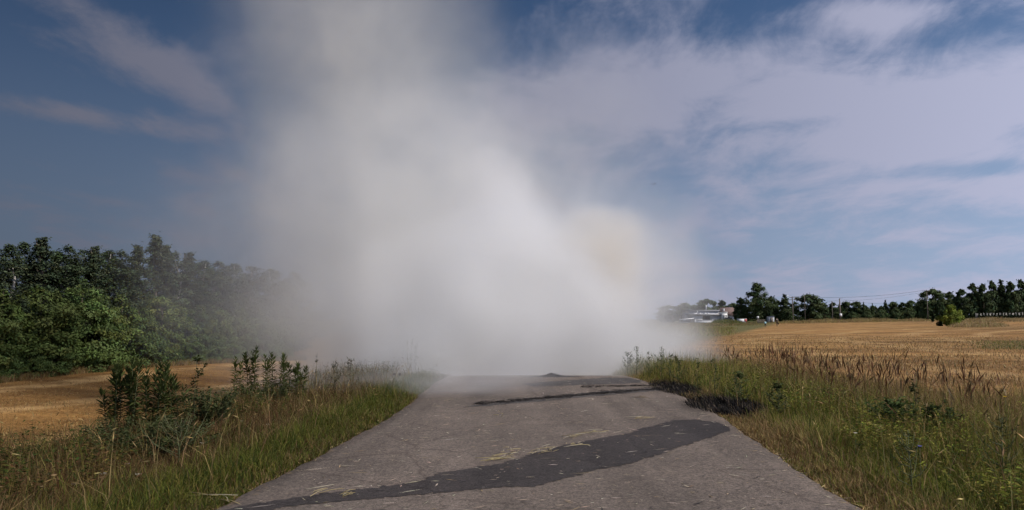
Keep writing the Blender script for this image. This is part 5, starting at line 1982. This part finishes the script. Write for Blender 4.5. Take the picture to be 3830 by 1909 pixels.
def person(label, px, d, s, rz, top, bottom, stride, bag_side=None, crouch=0.0):
    x = X_at(px, d)
    T = thing('person', label, 'person', (x, d, gz(x, d)), rz, None, s)
    k = stride
    c = crouch
    # joints: a walking figure seen from behind (facing +Y), 1.75 m tall
    J = {'pel': (0, 0, 0.95 - c * .3), 'wst': (0, 0.01 + c * .1, 1.10 - c * .3), 'chs': (0, 0.03 + c * .25, 1.33 - c * .35), 'nk': (0, 0.03 + c * .35, 1.48 - c * .38), 'hd': (0, 0.05 + c * .45, 1.60 - c * .4), 'hdt': (0, 0.05 + c * .5, 1.71 - c * .42),
         'shl': (-0.19, 0.02 + c * .28, 1.42 - c * .36), 'ell': (-0.25, -0.05 + k * .3 + c * .35, 1.15 - c * .4), 'wrl': (-0.25, 0.06 + k * .5 + c * .5, 0.92 - c * .4),
         'shr': (0.19, 0.02 + c * .28, 1.42 - c * .36), 'elr': (0.25, -0.05 - k * .3 + c * .35, 1.15 - c * .4), 'wrr': (0.26, 0.04 - k * .3 + c * .5, 0.91 - c * .4),
         'hpl': (-0.10, 0, 0.90 - c * .3), 'knl': (-0.11, 0.05 - k * .35 + c * .25, 0.49 - c * .1), 'anl': (-0.11, -k * .75, 0.10), 'tol': (-0.12, 0.14 - k * .7, 0.035),
         'hpr': (0.10, 0, 0.90 - c * .3), 'knr': (0.11, 0.06 + k * .45 + c * .25, 0.49 - c * .1), 'anr': (0.11, k * .6, 0.09), 'tor': (0.12, 0.15 + k * .6, 0.035)}
    rad = {'pel': (0.15, 0.11), 'wst': (0.14, 0.10), 'chs': (0.17, 0.11), 'nk': 0.055, 'hd': (0.078, 0.095), 'hdt': (0.06, 0.07), 'shl': 0.06, 'ell': 0.045, 'wrl': 0.03, 'shr': 0.06, 'elr': 0.045, 'wrr': 0.03,
           'hpl': 0.09, 'knl': 0.06, 'anl': 0.038, 'tol': 0.035, 'hpr': 0.09, 'knr': 0.06, 'anr': 0.038, 'tor': 0.035}
    names = list(J)
    ed = [('pel', 'wst'), ('wst', 'chs'), ('chs', 'nk'), ('nk', 'hd'), ('hd', 'hdt'), ('chs', 'shl'), ('shl', 'ell'), ('ell', 'wrl'), ('chs', 'shr'), ('shr', 'elr'), ('elr', 'wrr'),
          ('pel', 'hpl'), ('hpl', 'knl'), ('knl', 'anl'), ('anl', 'tol'), ('pel', 'hpr'), ('hpr', 'knr'), ('knr', 'anr'), ('anr', 'tor')]
    nodes = [(J[n], rad[n]) for n in names]
    edges = [(names.index(a), names.index(b)) for a, b in ed]
    # fingers of both hands
    for w_, sd in (('wrl', -1), ('wrr', 1)):
        wv = Vector(J[w_])
        palm = wv + Vector((0, 0.015, -0.075))
        nodes.append((tuple(palm), (0.022, 0.04)))
        ip = len(nodes) - 1
        edges.append((names.index(w_), ip))
        for f in range(4):
            m1 = palm + Vector((0, -0.03 + 0.02 * f, -0.045 - 0.006 * (f in (1, 2))))
            m2 = m1 + Vector((-0.012 * sd, 0.008, -0.035))
            nodes.append((tuple(m1), 0.0095))
            nodes.append((tuple(m2), 0.008))
            edges += [(ip, len(nodes) - 2), (len(nodes) - 2, len(nodes) - 1)]
        t1 = palm + Vector((-0.03 * sd, 0.035, -0.01))
        nodes.append((tuple(t1), 0.0095))
        edges.append((ip, len(nodes) - 1))
    skinned('body', nodes, edges, M_SKIN, T)

    def sub(ns, grow):
        idx = {n: i for i, n in enumerate(ns)}
        nd = [(J[n], tuple(r_ + grow for r_ in rad[n]) if isinstance(rad[n], tuple) else rad[n] + grow) for n in ns]
        e_ = [(idx[a], idx[b]) for a, b in ed if a in idx and b in idx]
        return nd, e_
    n_, e_ = sub(['pel', 'wst', 'chs', 'nk', 'shl', 'ell', 'shr', 'elr'], 0.02)
    n_[3] = (tuple(Vector(J['nk']) + Vector((0, 0, -0.05))), 0.07)
    skinned('shirt', n_, e_, top, T)
    n_, e_ = sub(['pel', 'hpl', 'knl', 'anl', 'hpr', 'knr', 'anr'], 0.016)
    n_[0] = (tuple(Vector(J['pel']) + Vector((0, 0, -0.03))), (0.16, 0.12))
    skinned('trousers', n_, e_, bottom, T)
    h = Vector(J['hd'])
    skinned('hair', [(tuple(h + Vector((0, -0.022, 0.0))), (0.08, 0.08)), (tuple(h + Vector((0, -0.01, 0.08))), (0.08, 0.085)), (tuple(h + Vector((0, 0.0, 0.125))), (0.05, 0.06))], [(0, 1), (1, 2)], M_HAIR, T)
    for sd in (-1, 1):
        m = MB()
        a = Vector(J['hd'])
        m.tube([tuple(a + Vector((sd * 0.082, 0.01, -0.02))), tuple(a + Vector((sd * 0.092, 0.0, 0.005))), tuple(a + Vector((sd * 0.084, 0.0, 0.035)))], [0.012, 0.017, 0.012], 6)
        m.build('ear', M_SKIN, T)
    for n in ('l', 'r'):
        a, b = Vector(J['an' + n]), Vector(J['to' + n])
        m = MB()
        m.tube([tuple(a + Vector((0, -0.07, -0.05))), tuple(a.lerp(b, .5) + Vector((0, 0, -0.02))), tuple(b + Vector((0, 0.03, 0)))], [0.042, 0.05, 0.03], 8)
        m.build('shoe', M_BLACKC, T, True)
    if bag_side:
        a = Vector(J['wrr' if bag_side > 0 else 'wrl']) + Vector((0.03 * bag_side, 0, -0.12))
        return T, a
    return T, None


P2, hand = person('person in a dark vest walking away with a black bag, right of the two', 2906, 157, 1.0, 0.15, M_OLIVEC, M_BLACKC, 0.30, 1)
# the bag hangs from the hand, a thing of its own
hx = P2.matrix_basis @ hand
m = MB()
m.box((-0.07, -0.17, -0.42), (0.07, 0.17, -0.12))
bagT = thing('bag', 'black shopping bag hanging from the walking person\'s right hand', 'bag', hx)
m.build('pouch', M_BLACKC, bagT)
for yy in (-0.1, 0.1):
    m = MB()
    m.tube([(0, yy, -0.125), (0, yy * 0.3, 0.0), (0, 0, 0.02)], 0.012, 5)
    m.build('strap', M_BLACKC, bagT)
# sleeveless vest panel over the back of the right-hand person
n_ = [((0, -0.005, 1.02), (0.175, 0.14)), ((0, 0.02, 1.30), (0.2, 0.145)), ((0, 0.03, 1.42), (0.13, 0.11))]
skinned('vest', n_, [(0, 1), (1, 2)], M_BLACKC, P2)
person('smaller person in a pale blue top stooping in the field, left of the two', 2862, 152, 0.86, -0.3, M_CYAN, M_TROU, 0.22, None, 0.75)


def bird(label, px, py, d, s, rz, flap):
    x, z = X_at(px, d), Z_at(py, d)
    T = thing('bird', label, 'bird', (x, d, z), rz, 'two birds in the sky', s)
    m = MB()
    m.tube([(-0.2, 0, 0), (-0.14, 0, 0.01), (0, 0, 0.02), (0.12, 0, 0.02), (0.17, 0, 0.035), (0.2, 0, 0.035), (0.235, 0, 0.03)], [0.012, 0.03, 0.05, 0.042, 0.03, 0.026, 0.004], 8)
    m.build('body', M_BLACKC, T, True)
    for sd in (-1, 1):
        m = MB()
        a, b = flap
        v = [(0.08, 0.03 * sd, 0.03), (-0.06, 0.03 * sd, 0.03), (0.09, 0.2 * sd, 0.03 + 0.2 * a), (-0.05, 0.2 * sd, 0.03 + 0.2 * a), (-0.02, 0.42 * sd, 0.03 + 0.2 * a + 0.22 * b), (-0.07, 0.38 * sd, 0.03 + 0.2 * a + 0.2 * b)]
        v2 = [(p[0], p[1], p[2] + 0.012) for p in v]
        f = [(0, 1, 3, 2), (2, 3, 5, 4)]
        m.add(v + v2, f + [tuple(6 + i for i in reversed(q)) for q in f] + [(0, 2, 8, 6), (2, 4, 10, 8), (4, 5, 11, 10), (5, 3, 9, 11), (3, 1, 7, 9)])
        m.build('wing', M_BLACKC, T)
    m = MB()
    m.add([(-0.19, 0.015, 0.0), (-0.19, -0.015, 0.0), (-0.31, -0.045, 0.0), (-0.31, 0.045, 0.0), (-0.19, 0.015, 0.012), (-0.19, -0.015, 0.012), (-0.31, -0.045, 0.008), (-0.31, 0.045, 0.008)],
          [(0, 3, 2, 1), (4, 5, 6, 7), (0, 1, 5, 4), (1, 2, 6, 5), (2, 3, 7, 6), (3, 0, 4, 7)])
    m.build('tail', M_BLACKC, T)


bird('left of two dark birds flying right of the smoke', 2451, 692, 60, 0.42, R(75), (0.9, 0.7))
bird('right of two dark birds flying right of the smoke', 2457, 690.5, 60, 0.36, R(60), (0.9, 0.6))


# ------------------------------------------------------------------ smoke
def build_smoke():
    m, nt, out = new_mat('straw_smoke')
    N, L = nt.nodes, nt.links
    g = N.new('ShaderNodeNewGeometry')

    def mth(op, a, b=None, clamp=False):
        n = N.new('ShaderNodeMath')
        n.operation = op
        n.use_clamp = clamp
        for i, v in enumerate((a, b)):
            if v is None:
                continue
            if isinstance(v, (int, float)):
                n.inputs[i].default_value = v
            else:
                L.new(v, n.inputs[i])
        return n.outputs[0]

    def vmth(op, a, b):
        n = N.new('ShaderNodeVectorMath')
        n.operation = op
        for i, v in enumerate((a, b)):
            if isinstance(v, tuple):
                n.inputs[i].default_value = v
            else:
                L.new(v, n.inputs[i])
        return n
    nz = N.new('ShaderNodeTexNoise')
    nz.inputs['Scale'].default_value = 0.17
    nz.inputs['Detail'].default_value = 2.0
    nz.inputs['Roughness'].default_value = 0.5
    L.new(g.outputs['Position'], nz.inputs['Vector'])
    w = vmth('SUBTRACT', nz.outputs['Color'], (0.5, 0.5, 0.5)).outputs[0]
    w = vmth('MULTIPLY', w, (4.6, 4.6, 4.2)).outputs[0]
    P = vmth('ADD', g.outputs['Position'], w).outputs[0]
    nd = N.new('ShaderNodeTexNoise')
    nd.inputs['Scale'].default_value = 0.42
    nd.inputs['Detail'].default_value = 3.0
    nd.inputs['Roughness'].default_value = 0.5
    L.new(P, nd.inputs['Vector'])
    tot = None
    tan = None
    new = None
    soot = None  # weight of the upper lobes, their colour darkened for vignetting
    for (c, r, a, soft, kind) in SMOKE:
        d = vmth('SUBTRACT', P, c).outputs[0]
        d = vmth('DIVIDE', d, r).outputs[0]
        ln = N.new('ShaderNodeVectorMath')
        ln.operation = 'LENGTH'
        L.new(d, ln.inputs[0])
        mr = N.new('ShaderNodeMapRange')
        mr.interpolation_type = 'SMOOTHSTEP'
        mr.inputs['From Min'].default_value = soft
        mr.inputs['From Max'].default_value = 1.0
        mr.inputs['To Min'].default_value = a
        mr.inputs['To Max'].default_value = 0.0
        L.new(ln.outputs['Value'], mr.inputs['Value'])
        tot = mr.outputs[0] if tot is None else mth('ADD', tot, mr.outputs[0])
        if kind == 'tan':
            tv = mth('MULTIPLY', mr.outputs[0], 0.8 / a)
            tan = tv if tan is None else mth('ADD', tan, tv, True)
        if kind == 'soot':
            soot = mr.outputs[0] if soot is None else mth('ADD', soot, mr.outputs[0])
        if kind == 'new':
            new = mr.outputs[0] if new is None else mth('ADD', new, mr.outputs[0])
    mod = N.new('ShaderNodeMapRange')
    mod.inputs['From Min'].default_value = 0.30
    mod.inputs['From Max'].default_value = 0.70
    mod.inputs['To Min'].default_value = 0.30
    mod.inputs['To Max'].default_value = 1.65
    L.new(nd.outputs[0], mod.inputs['Value'])
    dens = mth('MULTIPLY', tot, mod.outputs[0])
    pv = N.new('ShaderNodeVolumePrincipled')
    pv.inputs['Anisotropy'].default_value = 0.25
    mc = N.new('ShaderNodeMix')
    mc.data_type = 'RGBA'
    mo = N.new('ShaderNodeMix')
    mo.data_type = 'RGBA'
    mo.inputs[6].default_value = (0.975, 0.972, 0.950, 1)     # older smoke, sooty
    mo.inputs[7].default_value = (0.992, 0.992, 0.99, 1)      # fresh white smoke and steam
    L.new(mth('DIVIDE', new, mth('ADD', tot, 0.001), True), mo.inputs['Factor'])
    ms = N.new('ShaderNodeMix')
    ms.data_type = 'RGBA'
    ms.inputs[7].default_value = (0.875, 0.868, 0.822, 1)     # tail aloft: vignette darkening put into a sootier smoke colour
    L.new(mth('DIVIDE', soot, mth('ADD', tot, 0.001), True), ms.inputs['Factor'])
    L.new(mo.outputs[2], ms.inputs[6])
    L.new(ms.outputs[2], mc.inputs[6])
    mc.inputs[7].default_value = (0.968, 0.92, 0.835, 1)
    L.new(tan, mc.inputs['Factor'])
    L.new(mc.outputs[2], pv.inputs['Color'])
    L.new(dens, pv.inputs['Density'])
    L.new(pv.outputs[0], out.inputs['Volume'])
    m.cycles.volume_step_rate = 0.6
    # the closed hull of the plume
    V, q = [], []
    n = 28
    for (z, cx, cyy, rx, ry) in HULL:
        for k in range(n):
            t = k * 2 * math.pi / n
            V.append((cx + rx * math.cos(t), cyy + ry * math.sin(t), z))
    for i in range(len(HULL) - 1):
        for k in range(n):
            q.append((i * n + k, i * n + (k + 1) % n, (i + 1) * n + (k + 1) % n, (i + 1) * n + k))
    tr = []
    top = (len(HULL) - 1) * n
    for k in range(1, n - 1):
        tr.append((0, k + 1, k))
        tr.append((top, top + k, top + k + 1))
    o = obj('smoke', mesh_np('smoke', np.array(V), q, tr), m)
    tag(o, 'thick pale grey smoke billowing across the road and leaning left into the sky', 'smoke', kind='stuff')


SMOKE = [  # centre, radii, density, inner radius of the full density, kind
    ((-2.5, 30.5, 1.6), (9.8, 10.5, 5.2), 0.26, 0.35, 'old'),
    ((-4.2, 31.5, 6.5), (8.8, 9.0, 7.0), 0.21, 0.20, 'old'),
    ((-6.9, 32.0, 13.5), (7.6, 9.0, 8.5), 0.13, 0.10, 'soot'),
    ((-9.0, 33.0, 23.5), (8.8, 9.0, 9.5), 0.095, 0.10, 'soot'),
    ((0.2, 25.2, 2.6), (3.8, 3.4, 3.4), 0.45, 0.45, 'new'),
    ((-0.2, 25.8, 5.0), (2.3, 2.2, 2.2), 0.65, 0.45, 'new'),
    ((2.2, 25.0, 1.6), (3.4, 3.0, 2.4), 0.4, 0.40, 'new'),
    ((3.4, 26.3, 5.0), (1.75, 1.6, 1.7), 0.9, 0.42, 'tan'),
    ((3.9, 26.5, 3.7), (1.5, 1.5, 1.9), 0.7, 0.35, 'tan'),
    ((4.5, 28.0, 2.8), (3.7, 6.0, 4.4), 0.12, 0.15, 'new'),
    ((4.2, 28.0, 0.2), (4.8, 4.2, 1.9), 0.34, 0.10, 'new'),
    ((4.0, 29.5, 3.9), (3.8, 4.5, 4.6), 0.20, 0.10, 'new'),
    ((0.8, 32.0, 8.6), (7.0, 7.5, 6.2), 0.055, 0.10, 'old'),
    ((-2.8, 24.6, 1.8), (5.0, 3.8, 3.4), 0.36, 0.25, 'new'),
    ((-0.6, 23.2, 0.1), (6.2, 3.6, 2.4), 0.42, 0.20, 'new'),
    ((-2.4, 18.4, -0.2), (4.4, 6.4, 1.2), 0.36, 0.05, 'new'),
    ((-12.0, 35.5, 4.5), (8.0, 8.5, 7.5), 0.065, 0.05, 'old'),
]
HULL = [(-2.5, -2.5, 30.0, 19.0, 14.5), (3.0, -3.0, 30.0, 20.5, 15.5), (8.0, -4.5, 31.0, 19.0, 14.0),
        (14.0, -5.0, 32.0, 15.5, 12.5), (20.0, -7.5, 32.5, 13.0, 12.0), (28.0, -8.0, 33.0, 13.0, 12.0), (35.0, -8.5, 33.0, 8.0, 8.0)]
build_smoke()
